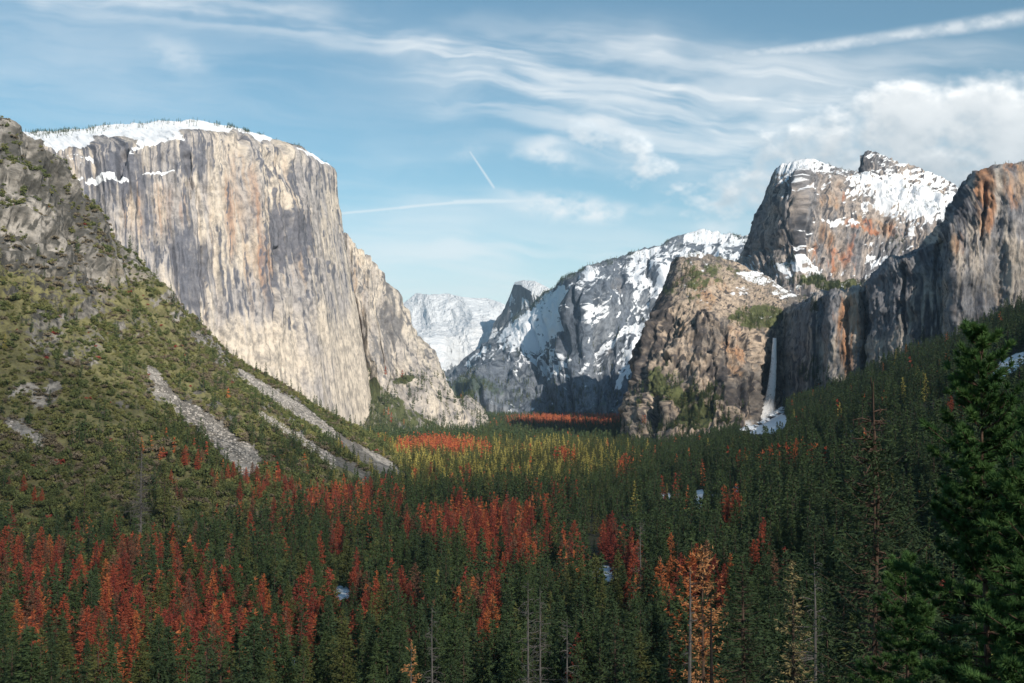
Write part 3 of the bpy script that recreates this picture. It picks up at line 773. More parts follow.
def spur_masks(px, py):
    n = fbm(px / 16, py / 12, 0 * px, 201, 4)
    n2 = fbm((px + py * .9) / 9, (py - .4 * px) / 30, 0 * px, 205, 3)
    tal = 0 * px
    for pts, w in TALUS:
        tal = np.maximum(tal, line_mask(px + n * 9, py + n * 6, pts, w))
    tal = np.clip(tal * (1.5 + .7 * n2 + .7 * fbm(px / 5, py / 4, 0 * px, 207, 3)), 0, 1)
    rock = blob(px, py, [(10, 190, 90, 85, .8, 40), (60, 260, 70, 45, .5, 35), (40, 340, 22, 34, .45), (85, 350, 16, 24, .4), (180, 300, 30, 18, .7, 35), (125, 270, 30, 20, .5), (140, 330, 20, 14, .3), (210, 340, 20, 10, .35), (222, 350, 8, 16, .4)])
    out = sstep(.18, .45, fbm(px / 26, py / 15, 0 * px, 211, 4)) * (1 - sstep(400, 470, py)) * .8
    return tal, rock + n * .35 + out, n


def p_spur(px, py, P, nz):
    tal, rock, n = spur_masks(px, py)
    veg = .72 - 1.3 * tal - .62 * np.clip(rock, 0, 1) + .3 * n
    return dict(snow=-1.4, veg=veg, warm=.05 + .3 * blob(px, py, [(150, 290, 60, 40, 1)]), dark=.25 + .40 * blob(px, py, [(20, 220, 100, 100, 1)]) - 1.0 * tal)


spur = massif('hillside', 'steep brushy hillside with grey talus chutes in front of the tall pale cliff', SPUR_ROWS, M['slope'], step=1.3, blurs=3, disp=d_spur, paint=p_spur,
              back=((120, .97), (600, .35), (900, None)), foot_drop=60)


# --- unseen cloud added high behind the viewpoint, shaped to shade the near valley
def shading_cloud():
    edge = [(-260, 300, 1280), (-120, 330, 1300), (-20, 345, 1330), (60, 396, 1330), (130, 446, 1230), (200, 478, 1240), (280, 500, 1310), (350, 506, 1420), (420, 505, 1520), (500, 499, 1530), (570, 482, 1680), (630, 464, 2000), (665, 446, 2500), (700, 428, 2650),
            (760, 412, 2750), (850, 372, 2500), (940, 335, 2350), (1060, 300, 2280)]
    E = np.array([pt(*e) for e in edge])
    E0 = E - SUN * (E[:, 2:3] / SUN[2])          # the same sun rays carried down to the plane z = 0
    E0 = np.concatenate([E0, [[6500, 2600, 0], [6500, -3500, 0], [-4500, -3500, 0], [-4500, E0[0, 1] - 200, 0]]], 0)[:, :2]
    gx_, gy_ = np.meshgrid(np.linspace(-4800, 6800, 420), np.linspace(-3800, 4200, 320), indexing='xy')
    inside = np.zeros(gx_.shape, bool)
    dist = np.full(gx_.shape, 1e9)
    for (x0, y0), (x1, y1) in zip(E0, np.roll(E0, -1, 0)):
        cr = (y0 > gy_) != (y1 > gy_)
        with np.errstate(divide='ignore', invalid='ignore'):
            xi = (x1 - x0) * (gy_ - y0) / (y1 - y0 + 1e-9) + x0
        inside ^= cr & (gx_ < xi)
        L2 = (x1 - x0) ** 2 + (y1 - y0) ** 2
        t = np.clip(((gx_ - x0) * (x1 - x0) + (gy_ - y0) * (y1 - y0)) / L2, 0, 1)
        dist = np.minimum(dist, np.hypot(gx_ - x0 - t * (x1 - x0), gy_ - y0 - t * (y1 - y0)))
    sd = np.where(inside, dist, -dist) + 60 * fbm2(gx_ / 260, gy_ / 260, 71, 4)
    body = sstep(-70, 150, sd)
    th = 20 + 190 * body * (1 + .5 * fbm2(gx_ / 500, gy_ / 500, 75, 4))
    T = 3300 / SUN[2]
    base = np.stack([gx_, gy_, 0 * gx_], -1) + T * SUN
    m, nt, b, out = material('shade_cloud_vapour')
    b.inputs['Base Color'].default_value = (.9, .9, .9, 1)
    b.inputs['Roughness'].default_value = 1
    put(nt, b.inputs['Alpha'], attr(nt, 'body') * CLOUD_A)
    bot, top = base.copy(), base.copy()
    top[..., 2] += th
    bot[..., 2] -= 12 * fbm2(gx_ / 300, gy_ / 300, 78, 3)
    n, mm = gx_.shape
    F = grid_faces(n, mm)
    use = (body.ravel()[F] > .003).any(1)
    F = F[use]
    V = np.concatenate([bot.reshape(-1, 3), top.reshape(-1, 3)])
    F = np.concatenate([F, F[:, ::-1] + n * mm])
    me = mesh_arrays('shade_cloud', V, F, [m], {'body': np.concatenate([body.ravel()] * 2)}, smooth=True)
    tag(link('shade_cloud', me), 'unseen bank of grey cloud added to shade the near valley', kind='stuff')


CLOUD_A = .31          # each of its two skins; about half of the sunlight comes through
shading_cloud()

# ------------------------------------------------------------------ trees
def leaf_material(name, c1, c2, var=.35, trans=.0):
    m, nt, b, out = material(name)
    oi = nt.nodes.new('ShaderNodeObjectInfo')
    rnd = N(nt, oi.outputs['Random'])
    g = position(nt)
    n1 = noise(nt, N(nt, g.outputs['Position']), 1, 2, .6, size=(2.2, 2.2, 1.6))
    c = mix(nt, (n1.step(.3, .7) * (1 - var) + rnd * var), c1, c2)
    put(nt, b.inputs['Base Color'], c)
    b.inputs['Roughness'].default_value = .75
    b.inputs['Specular IOR Level'].default_value = .12
    return m


L = {
    'dark': leaf_material('dark_green_needles', (.042, .068, .034), (.072, .110, .048)),
    'green': leaf_material('green_needles', (.048, .080, .034), (.090, .130, .050)),
    'olive': leaf_material('olive_needles', (.080, .098, .034), (.150, .158, .056)),
    'brick': leaf_material('brick_red_dead_needles', (.33, .068, .038), (.48, .12, .062)),
    'crimson': leaf_material('dull_crimson_dead_needles', (.24, .050, .038), (.36, .082, .055)),
    'rust': leaf_material('rust_orange_dead_needles', (.46, .135, .050), (.64, .21, .080)),
    'orange': leaf_material('pale_orange_needles', (.40, .17, .07), (.60, .30, .13)),
    'brown': leaf_material('grey_brown_dead_needles', (.16, .075, .045), (.27, .15, .095)),
    'straw': leaf_material('straw_coloured_needles', (.28, .22, .10), (.44, .36, .18)),
    'sun_gold': leaf_material('sun_painted_needles', (.32, .29, .075), (.50, .43, .13)),  # yellowed green, sunlight put into the needle colour
    'oak': leaf_material('leathery_green_leaves', (.070, .095, .038), (.155, .175, .066)),
    'brush': leaf_material('dry_green_brush_leaves', (.105, .12, .044), (.25, .245, .095), .6),
    'sage': leaf_material('grey_tan_brush_twigs', (.11, .095, .065), (.24, .20, .14), .5),
    'pine': leaf_material('bright_pine_needles', (.045, .11, .034), (.13, .24, .075), .1),
}


def bark_material(name, c1, c2, size=(.25, .25, 1.4)):
    m, nt, b, out = material(name)
    g = position(nt)
    n1 = noise(nt, N(nt, g.outputs['Position']), 1, 4, .6, size=size)
    put(nt, b.inputs['Base Color'], mix(nt, n1.step(.35, .65), c1, c2))
    b.inputs['Roughness'].default_value = .9
    return m


B = {'bark': bark_material('brown_bark', (.06, .042, .032), (.15, .10, .075)),
     'grey': bark_material('weathered_grey_wood', (.10, .092, .088), (.21, .195, .18)),
     'black': bark_material('charred_bark', (.012, .011, .011), (.035, .03, .028)),
     'red': bark_material('red_brown_bark', (.075, .048, .036), (.17, .11, .08))}


def leaves(P, D, ln, wd, rng):
    """one slim triangle per point P along direction D"""
    n = len(P)
    D = D / (np.linalg.norm(D, axis=1, keepdims=True) + 1e-9)
    r = rng.normal(size=(n, 3))
    S = np.cross(D, r)
    S /= np.linalg.norm(S, axis=1, keepdims=True) + 1e-9
    l = ln * rng.uniform(.6, 1.3, (n, 1))
    w = wd * rng.uniform(.6, 1.3, (n, 1))
    a = P - D * l * .35 + S * w * .5
    b = P - D * l * .35 - S * w * .5
    c = P + D * l * .65
    return np.stack([a, b, c], 1).reshape(-1, 3)


def cone_tube(pts, rad, sides=5):
    pts = np.asarray(pts, float)
    V, F = [], []
    for i, (p, r) in enumerate(zip(pts, rad)):
        q = pts[min(i + 1, len(pts) - 1)] - pts[max(i - 1, 0)]
        q = q / (np.linalg.norm(q) + 1e-9)
        u = np.cross(q, [0.31, .95, .1] if abs(q[2]) > .8 else [0, 0, 1.])
        u /= np.linalg.norm(u)
        v = np.cross(q, u)
        for k in range(sides):
            a = 2 * math.pi * k / sides
            V.append(p + r * (math.cos(a) * u + math.sin(a) * v))
    for i in range(len(pts) - 1):
        for k in range(sides):
            a, b = i * sides + k, i * sides + (k + 1) % sides
            F += [(a, b, b + sides), (a, b + sides, a + sides)]
    return np.array(V), np.array(F)


def join(parts):
    V, F, o = [], [], 0
    for v, f in parts:
        V.append(v)
        F.append(f + o)
        o += len(v)
    return np.concatenate(V), np.concatenate(F)


def conifer(seed, h, r, levels, bpl, lpb, ll, lw, bare=.12, power=.85, droop=.25, gap=0., limbs=False, top_bare=0., rough=.3, twig=.30, tk=1.):
    rng = np.random.default_rng(seed)
    P, D, limbsV = [], [], []
    lean = rng.normal(0, .006, 2)
    for i in range(levels):
        t = (i + rng.uniform(-.4, .4)) / levels
        t = min(max(t, 0), .995)
        z = h * (bare + (1 - bare) * t * (1 - top_bare * 1.0))
        prof = (1 - t) ** power * (1 - .55 * math.exp(-t * 9)) + .02
        for k in range(max(2, int(round(bpl * (1 - .5 * t))))):
            if rng.random() < gap:
                continue
            az = rng.uniform(0, 2 * math.pi)
            Lb = r * prof * rng.uniform(1 - rough * 1.2, 1 + rough)
            up = .55 * t - droop + rng.normal(0, .1)
            d = np.array([math.cos(az), math.sin(az), up])
            n = max(3, int(lpb * (Lb / r) ** .7))
            s = rng.uniform(.12, 1.0, n) ** .75
            side = np.array([-math.sin(az), math.cos(az), 0])
            off = rng.uniform(-1, 1, n) * twig * Lb * (1.08 - s)
            p = d[None] * (s * Lb)[:, None] + side[None] * off[:, None]
            p[:, 2] += z + .22 * Lb * s * s + rng.normal(0, .05 * r, n)
            p[:, 0] += lean[0] * z
            p[:, 1] += lean[1] * z
            dd = d[None] * .8 + side[None] * np.sign(off)[:, None] * .7 + rng.normal(0, .35, (n, 3))
            dd[:, 2] -= .15
            P.append(p)
            D.append(dd)
            if limbs:
                e = d * Lb * .85
                e[2] += .2 * Lb
                limbsV.append(cone_tube([[lean[0] * z, lean[1] * z, z], d * Lb * .45 + [0, 0, z], e + [0, 0, z]], [.012 * h * (1 - t) * .28 + .03, .03, .012], 3))
    # leader
    n = max(4, lpb)
    zz = h * (1 - top_bare) * rng.uniform(.93, 1.0, n)
    P.append(np.stack([rng.normal(0, .012 * r * 3, n) + lean[0] * h, rng.normal(0, .036 * r, n) + lean[1] * h, zz], 1))
    D.append(np.stack([rng.normal(0, .5, n), rng.normal(0, .5, n), np.ones(n)], 1))
    V = leaves(np.concatenate(P), np.concatenate(D), ll, lw, rng)
    crown = (V, np.arange(len(V)).reshape(-1, 3))
    zs = np.array([-1.5, h * .3, h * .65, h * .99])
    tr = cone_tube([[lean[0] * z, lean[1] * z, z] for z in zs], [h * .0135 * tk, h * .0105 * tk, h * .006 * tk, h * .001], 7)
    if limbsV:
        tr = join([tr] + limbsV)
    return crown, tr


def snag(seed, h, br=26, lb=.09, twigs=3, tk=1.):
    rng = np.random.default_rng(seed)
    parts = [cone_tube([[0, 0, -1.5], [.02 * h * rng.normal() * .4, 0, h * .4], [0, .01 * h * rng.normal(), h * .75], [0, 0, h]], [h * .013 * tk, h * .010 * tk, h * .006 * tk, h * .0012], 7)]
    for i in range(br):
        t = rng.uniform(.25, .97)
        az = rng.uniform(0, 6.28)
        l = h * lb * (1.15 - t) ** .6 * rng.uniform(.5, 1.5)
        d = np.array([math.cos(az), math.sin(az), rng.uniform(-.3, .35)])
        b = np.array([0, 0, t * h])
        k = b + d * l * .5
        e = b + d * l + [0, 0, rng.uniform(-.25, .1) * l]
        parts.append(cone_tube([b, k, e], [h * .0035 * (1.2 - t), h * .002, h * .0006], 4))
        for j in range(twigs):
            q = b + (e - b) * rng.uniform(.35, .95)
            parts.append(cone_tube([q, q + l * .35 * rng.normal(0, .7, 3)], [h * .0012, h * .0004], 3))
    return join(parts)


def bush(seed, r, n, ll, lw, flat=.7, lobes=7):
    rng = np.random.default_rng(seed)
    c = rng.normal(0, .42, (lobes, 3)) * r
    c[:, 2] = np.abs(c[:, 2]) * flat + .35 * r
    w = rng.integers(0, lobes, n)
    d = rng.normal(size=(n, 3))
    d /= np.linalg.norm(d, axis=1, keepdims=True)
    d[:, 2] = np.where(d[:, 2] < -.3, -d[:, 2], d[:, 2])
    p = c[w] + d * r * .5 * rng.uniform(.55, 1.05, (n, 1)) * np.array([1, 1, flat + .1])
    p[:, 2] = np.maximum(p[:, 2], .02 * r)
    V = leaves(p, d + rng.normal(0, .6, (n, 3)), ll, lw, rng)
    return V, np.arange(len(V)).reshape(-1, 3)


def me_of(name, vf, mat):
    return mesh_arrays(name, vf[0], vf[1], [mat])


# meshes for the single trees: each species has several shapes of crown and its trunk
NEAR = {'green': [], 'cedar': [], 'red': [], 'sparse': []}
for q in range(6):
    NEAR['green'].append(conifer(100 + q, 34, 5.7 + .6 * (q % 3), 46, 9, 17, 1.3, .46, bare=.06 + .05 * (q % 3), power=.58 + .12 * (q % 3), gap=.05, limbs=False, rough=.38))
for q in range(4):
    NEAR['sparse'].append(conifer(120 + q, 34, 5.2, 32, 6, 15, 1.1, .40, bare=.28, power=.62, gap=.18, limbs=True, rough=.5, droop=.15))
for q in range(6):
    NEAR['red'].append(conifer(140 + q, 32, 5.4 + .4 * (q % 3), 40, 8, 15, 1.15, .38, bare=.16, power=.70, gap=.10, limbs=True, rough=.42, droop=.22))
NEAR['cedar'] = NEAR['green']
LO = {'green': [conifer(200 + q, 34, 6.2, 20, 6, 7, 2.3, 1.0, bare=.06, rough=.35) for q in range(4)],
      'red': [conifer(220 + q, 32, 5.8, 18, 5, 6, 2.1, .85, bare=.14, power=.72, gap=.08, rough=.4) for q in range(4)]}
FAR = {'green': [conifer(240 + q, 34, 6.6, 9, 4, 3, 5.0, 2.2, bare=.03, rough=.3) for q in range(3)],
       'red': [conifer(250 + q, 32, 6.2, 9, 4, 3, 4.6, 2.0, bare=.08, rough=.3) for q in range(3)]}

# ---- where the ground and the rock stand
bv, bf, off = [], [], 0
for nm in ('hillside', 'granite_cliff', 'granite_buttress', 'rock_block', 'rock_wall'):
    P = SOLIDS[nm][0]
    P = np.concatenate([P[::2], P[-1:]], 0)[:, ::2]
    bv.append(P.reshape(-1, 3))
    bf.append(grid_faces(*P.shape[:2]) + off)
    off += P.shape[0] * P.shape[1]
OWNER = np.concatenate([np.full(len(f), i) for i, f in enumerate(bf)])
BVH = BVHTree.FromPolygons([tuple(v) for v in np.concatenate(bv).tolist()], np.concatenate(bf).tolist())
DOWN = Vector((0, 0, -1))


def surface(x, y):
    """height of the land at x, y, what it is (-1 ground) and how level it is"""
    z = height(x, y)
    own = np.full(len(x), -1)
    nz = np.ones(len(x))
    for i in range(len(x)):
        hit = BVH.ray_cast(Vector((x[i], y[i], 4000)), DOWN)
        if hit[0] is not None and hit[0].z > z[i] - 1:
            z[i], own[i], nz[i] = hit[0].z, OWNER[hit[2]], abs(hit[1].z)
    return z, own, nz


def scatter(y0, y1, sp, xw=.50):
    n = int((y1 - y0) * (y0 + y1) * xw * 1.0 / (sp * sp))
    u = RNG.random(n)
    y = np.sqrt(y0 * y0 + (y1 * y1 - y0 * y0) * u)
    x = RNG.uniform(-1, 1, n) * (xw * y + 25)
    return x, y


xs, ys = [], []
for y0, y1, sp in ((110, 700, 8.0), (700, 1600, 9.5), (1600, 3000, 12), (3000, 5700, 17)):
    x, y = scatter(y0, y1, sp)
    xs.append(x)
    ys.append(y)
x, y = np.concatenate(xs), np.concatenate(ys)
z, own, nz = surface(x, y)
gx, gy = proj(np.stack([x, y, z + 14], 1))
bx, by = proj(np.stack([x, y, z], 1))
keep = np.ones(len(x), bool)
dens = fbm(x / 130, y / 130, 0 * x, 501, 3)
u = RNG.random(len(x))
tal, rockm, nn = spur_masks(bx, by)
onspur = own == 0
low = sstep(395, 480, by - np.interp(bx, [0, 150, 300, 420], [40, 15, 0, 0]))
keep &= ~(onspur & ((u > .10 + .9 * low + .5 * (dens > .35) * low) | (tal > .35)))
keep &= ~((own == 1)) & ~(onspur & (by < 240))
keep &= ~((own == 2) & ((nz < .55) | (u > .35) | (by < 375)))
keep &= ~((own == 3) & ((nz < .62) | (u > .25) | (by < 385)))
keep &= ~((own == 4) & ((nz < .6) | (by < np.interp(bx, [800, 1024], [370, 300]))))
keep &= (blob(bx, by, CLEARINGS) < .35) & (blob(gx, gy, CLEARINGS) < .35) & (blob(gx, gy - 8, CLEARINGS) < .6)
keep &= (dens > -.36 + .12 * RNG.normal(size=len(x))) | (y > 2500)
# the slope below the viewpoint is open in the middle, wooded towards the right
keep &= y > np.interp(bx, [0, 420, 600, 720, 830, 1024], [300, 290, 270, 230, 170, 150])
keep &= (u < .8) | (y > 400)
# bushy, not wooded, part at the foot of the hillside
keep &= ~((blob(bx, by, [(90, 510, 150, 50, 1), (230, 520, 70, 30, .8), (20, 470, 60, 40, 1)]) > .4) & (u > .33))
x, y, z, gx, gy, own, nz = (a[keep] for a in (x, y, z, gx, gy, own, nz))
N_T = len(x)

# ---- which trees have died red
RED = [(55, 612, 80, 50, .85), (175, 600, 80, 55, .85), (100, 565, 40, 30, .4), (250, 640, 60, 40, .9), (110, 650, 120, 40, .5), (330, 622, 55, 45, .85), (20, 590, 50, 60, .6), (200, 655, 90, 30, .7),
       (190, 470, 40, 22, .55), (240, 492, 60, 28, .95), (300, 498, 52, 26, .95), (362, 506, 42, 22, .75), (455, 528, 50, 24, 1), (520, 532, 52, 26, .95), (400, 615, 34, 34, 1), (480, 605, 24, 30, 1.1), (505, 560, 30, 16, .5), (620, 555, 20, 14, .6),
       (490, 640, 20, 20, .5), (570, 560, 17, 16, 1), (606, 552, 15, 26, .85), (638, 590, 14, 30, .9), (664, 597, 20, 22, .9), (148, 432, 22, 22, .35), (20, 492, 40, 26, .55), (300, 540, 60, 20, .2),
       (440, 447, 44, 9, 1), (470, 452, 40, 6, .6), (585, 420, 95, 5.5, 1), (400, 412, 30, 5, .4), (566, 459, 13, 6, 1), (624, 470, 9, 8, 1), (672, 492, 10, 10, .6), (733, 512, 12, 12, .7), (750, 575, 14, 12, .7), (775, 580, 9, 9, .7),
       (800, 462, 60, 7, .3), (865, 455, 8, 8, .5), (745, 462, 16, 6, .5), (565, 590, 10, 10, .2), (620, 650, 20, 20, .3), (550, 500, 40, 18, .15), (455, 480, 60, 10, .15), (520, 565, 30, 15, .2), (870, 575, 14, 14, .2), (60, 660, 60, 20, .6),
       (600, 660, 20, 20, .4), (700, 600, 36, 40, .5)]
pr = blob(gx, gy, RED) * np.where(gy > 575, .50, .85) + .012
pr = np.where(pr > .15, pr * (.85 + .1 * (gy < 540)) + .75 * fbm(gx / 22, gy / 11, 0 * gx, 77, 3), pr)
is_red = RNG.random(N_T) < np.clip(pr, 0, .96)
hgt = np.where(is_red, 15 + 19 * RNG.random(N_T) ** .8, 10 + 29 * RNG.random(N_T))
hgt *= np.where(y > 3000, .95, 1.0) * np.where(own == 0, .72, 1.0) * (1 + .15 * fbm(x / 60, y / 60, 0 * x, 88, 2))
hgt = np.where(y < 520, hgt * .92, hgt)

# ---- trees of their own, each placed where it stands in the valley
HEROES = []      # (px, top py, distance, height, kind, seed)


def ground_at(px, D):
    a, _ = pix2dir(px, 400)
    xx = float(a) * D
    return xx, D, float(height(np.array([xx]), np.array([D]))[0])


# ---- how much of each tree one sees, near to far
def visible(x, y, z, h, rad):
    bx, by = proj(np.stack([x, y, z], 1))
    tx, ty = proj(np.stack([x, y, z + h], 1))
    order = np.argsort(y)
    occ = np.zeros((683, 1024), bool)
    for (cx, top, hw) in ((985, 330, 70), (872, 470, 45)):
        for r_ in range(int(top), 683):
            w = int(hw * min(1, (r_ - top) / 230 + .05))
            occ[r_, max(0, cx - w):min(1024, cx + w)] = True
    vis = np.zeros(len(x))
    for i in order:
        if y[i] > 1500:
            break
        t, b, c = ty[i], by[i], bx[i]
        w = rad[i] / y[i] * FOC
        if c < -w or c > 1024 + w or t > 683 or b < 0:
            continue
        n = 0
        r0, r1 = int(max(t, 0)), int(min(t + (b - t) * .85, 682))
        st = 1 if r1 - r0 < 40 else 2
        for r_ in range(r0, r1 + 1, st):
            ww = w * min(1, (r_ - t) / (b - t + 1e-6) * 1.15 + .05)
            c0, c1 = int(max(c - ww, 0)), int(min(c + ww + 1, 1024))
            if c1 > c0:
                row = occ[r_, c0:c1]
                n += (c1 - c0 - int(row.sum())) * st
                occ[r_:r_ + st, c0:c1] = True
        vis[i] = n
    return vis


vis = visible(x, y, z, hgt, hgt * .13)
single = np.zeros(N_T, bool)
for kk, lim in ((is_red, 290), (~is_red, 285)):
    idx = np.where(kk)[0]
    o_ = idx[np.argsort(-vis[idx])][:lim]
    single[o_[vis[o_] > 12]] = True


def zone(px, py):
    """a place that can be found in the photograph"""
    if py > 560:
        names = [(130, 'in the crowd under the brushy hillside foot'), (260, 'in the crowd below the widest talus chute'), (400, 'around the small snow gap among trees'),
                 (520, 'below the red stand under the hillside tip'), (640, 'between the bare snags and little snow patch'),
                 (740, 'around the charred snag and orange pine'), (850, 'beside the straw coloured fir'), (1100, 'on the slope around the big pine')]
    elif py > 505:
        names = [(130, 'where hillside brush meets the valley forest'), (260, 'below the widest talus chute'), (400, 'below the lower ends of the talus chutes'),
                 (560, 'in the dense stand below the sunlit meadow'), (680, 'straight below the craggy brown block'), (800, 'below the waterfall and its snowy clearing'),
                 (1100, 'on the shaded slope under the dark cliff')]
    else:
        names = [(150, 'on the brushy hillside beneath its grey crags'), (280, 'on the hillside between two talus chutes'), (420, 'by the lowest talus at the hillside tip'),
                 (640, 'near the sunlit meadow beyond the hillside'), (820, 'on the valley floor facing the waterfall'), (1100, 'high up right under the long dark cliff')]
    for lim, s in names:
        if px < lim:
            return s


def size_word(h):
    return 'tall' if h > 29 else 'short' if h < 22 else 'middling'


TRUNKS, CROWNS = {}, {}


def place_tree(i, x, y, z, h, species, shape, tone, bark, label, group, name, cat='tree', rot=None, base_h=34.0, wide=1.0):
    key = (species, shape)
    if key not in TRUNKS:
        c, t = NEAR[species][shape]
        CROWNS[key] = {}
        TRUNKS[key] = {}
    if tone not in CROWNS[key]:
        CROWNS[key][tone] = me_of('crown', NEAR[species][shape][0], L[tone])
    if bark not in TRUNKS[key]:
        TRUNKS[key][bark] = me_of('trunk', NEAR[species][shape][1], B[bark])
    root = bpy.data.objects.new(name, None)
    COL.objects.link(root)
    root.empty_display_size = 2
    s = h / base_h
    root.location = (x, y, z)
    root.scale = (s * wide, s * wide, s)
    root.rotation_euler = (0, 0, random.uniform(0, 6.28) if rot is None else rot)
    link('trunk', TRUNKS[key][bark], root)
    link('crown', CROWNS[key][tone], root)
    tag(root, label, cat, group)
    return root


for i in np.where(single)[0]:
    zn = zone(gx[i], gy[i])
    sw = size_word(hgt[i])
    if is_red[i]:
        tone = ['brick', 'crimson', 'rust', 'brick', 'brown', 'crimson'][RNG.integers(0, 6)]
        if gy[i] < 545 and tone == 'rust' and gx[i] < 560:
            tone = 'crimson'
        word = {'brick': 'brick red', 'crimson': 'dull crimson', 'rust': 'rust orange', 'brown': 'grey brown'}[tone]
        lab = f'{sw} {word} dead conifer {zn}'
        place_tree(i, x[i], y[i], z[i], hgt[i], 'red', int(RNG.integers(0, 6)), tone, 'bark', lab, 'red dead conifers of the valley', 'dead_conifer', base_h=32.0, wide=random.uniform(.9, 1.15))
    else:
        tone = ['dark', 'dark', 'green', 'green', 'olive'][RNG.integers(0, 5)] if gx[i] < 650 else ['dark', 'dark', 'green'][RNG.integers(0, 3)]
        word = {'dark': 'dark green', 'green': 'mid green', 'olive': 'olive green'}[tone]
        sp_ = 'sparse' if RNG.random() < .18 else 'green'
        lab = f'{sw} {word} ' + ('thin crowned ' if sp_ == 'sparse' else '') + f'conifer {zn}'
        place_tree(i, x[i], y[i], z[i], hgt[i], sp_, int(RNG.integers(0, len(NEAR[sp_]))), tone, 'bark', lab, 'green conifers of the valley', 'conifer', wide=random.uniform(.85, 1.15))


# ---- the rest of the forest, past counting: one object per kind
def instanced(name, pts, scl, rot, idx, protos, label, tilt=None):
    me = bpy.data.meshes.new(name)
    me.vertices.add(len(pts))
    me.vertices.foreach_set('co', np.ascontiguousarray(pts, np.float32).ravel())
    for nm, val, ty in (('size', scl, 'FLOAT'), ('turn', rot, 'FLOAT'), ('shape', idx, 'INT')):
        at = me.attributes.new(nm, ty, 'POINT')
        at.data.foreach_set('value', np.ascontiguousarray(val, np.float32 if ty == 'FLOAT' else np.int32))
    o = link(name, me)
    ng = bpy.data.node_groups.new(name, 'GeometryNodeTree')
    ng.interface.new_socket('Geometry', in_out='INPUT', socket_type='NodeSocketGeometry')
    ng.interface.new_socket('Geometry', in_out='OUTPUT', socket_type='NodeSocketGeometry')
    nd = ng.nodes
    gi, go = nd.new('NodeGroupInput'), nd.new('NodeGroupOutput')
    ip = nd.new('GeometryNodeInstanceOnPoints')
    jn = nd.new('GeometryNodeJoinGeometry')
    for k, p in reversed(list(enumerate(protos))):
        oi = nd.new('GeometryNodeObjectInfo')
        oi.inputs['Object'].default_value = p
        g2 = nd.new('GeometryNodeGeometryToInstance')
        ng.links.new(oi.outputs['Geometry'], g2.inputs[0])
        ng.links.new(g2.outputs[0], jn.inputs[0])
    def named(nm, ty):
        a = nd.new('GeometryNodeInputNamedAttribute')
        a.data_type = ty
        a.inputs['Name'].default_value = nm
        return a.outputs[0]
    cx = nd.new('ShaderNodeCombineXYZ')
    ng.links.new(named('turn', 'FLOAT'), cx.inputs[2])
    ng.links.new(gi.outputs[0], ip.inputs['Points'])
    ng.links.new(jn.outputs[0], ip.inputs['Instance'])
    ip.inputs['Pick Instance'].default_value = True
    ng.links.new(named('shape', 'INT'), ip.inputs['Instance Index'])
    ng.links.new(cx.outputs[0], ip.inputs['Rotation'])
    ng.links.new(named('size', 'FLOAT'), ip.inputs['Scale'])
    ng.links.new(ip.outputs[0], go.inputs[0])
    md = o.modifiers.new('scatter', 'NODES')
    md.node_group = ng
    tag(o, label, kind='stuff')
    return o


def proto(vf_list, mats, name='tree_shape'):
    V, F, o, mi = [], [], 0, []
    for j, (v, f) in enumerate(vf_list):
        V.append(v)
        F.append(f + o)
        o += len(v)
        mi.append(np.full(len(f), j))
    me = mesh_arrays(name, np.concatenate(V), np.concatenate(F), mats, midx=np.concatenate(mi))
    return bpy.data.objects.new(name, me)      # not linked: only read by the scatter


gp = [proto(v, [L[t], B['bark']]) for v, t in ((LO['green'][0], 'dark'), (LO['green'][1], 'green'), (LO['green'][2], 'green'), (LO['green'][3], 'olive'), (LO['green'][1], 'sun_gold'))]
gp += [proto(v, [L[t], B['bark']]) for v, t in ((FAR['green'][0], 'dark'), (FAR['green'][1], 'green'), (FAR['green'][2], 'olive'))]
rp = [proto(v, [L[t], B['bark']]) for v, t in ((LO['red'][0], 'brick'), (LO['red'][1], 'crimson'), (LO['red'][2], 'rust'), (LO['red'][3], 'brown'), (FAR['red'][0], 'brick'), (FAR['red'][1], 'rust'))]

m_ = (~is_red) & (~single)
shape = RNG.choice([0, 1, 2, 3], N_T, p=[.34, .28, .24, .14])
shape = np.where((gx > 640) & (y < 2600) & (shape == 3), 0, shape)
sun_gold = blob(gx, gy, [(480, 462, 130, 28, .8), (400, 450, 60, 24, .5), (590, 455, 60, 20, .4)]) + .012  # meadow conifers swapped to yellower needles as painted sunlight
shape = np.where(RNG.random(N_T) < sun_gold, 3 + (RNG.random(N_T) < .35), shape)
shape = np.where(y > 2600, RNG.choice([5, 6, 7], N_T, p=[.45, .35, .2]), shape)
P_g, S_g, I_g = np.stack([x, y, z], 1)[m_], (hgt / 34)[m_], shape[m_]
mr = is_red & ~single
shr = np.where(y > 2600, RNG.choice([4, 5], N_T), RNG.choice([0, 1, 2, 3], N_T, p=[.36, .24, .2, .2]))
shr = np.where((gy < 470), RNG.choice([2, 4, 5], N_T), shr)
instanced('dead_conifer_forest', np.stack([x, y, z], 1)[mr], (hgt / 32)[mr], RNG.uniform(0, 6.28, mr.sum()), shr[mr], rp, 'stands of red dead conifers farther off in the valley forest')

# trees along the crests and on the ledges of the rock
ex_p, ex_s, ex_i = [], [], []


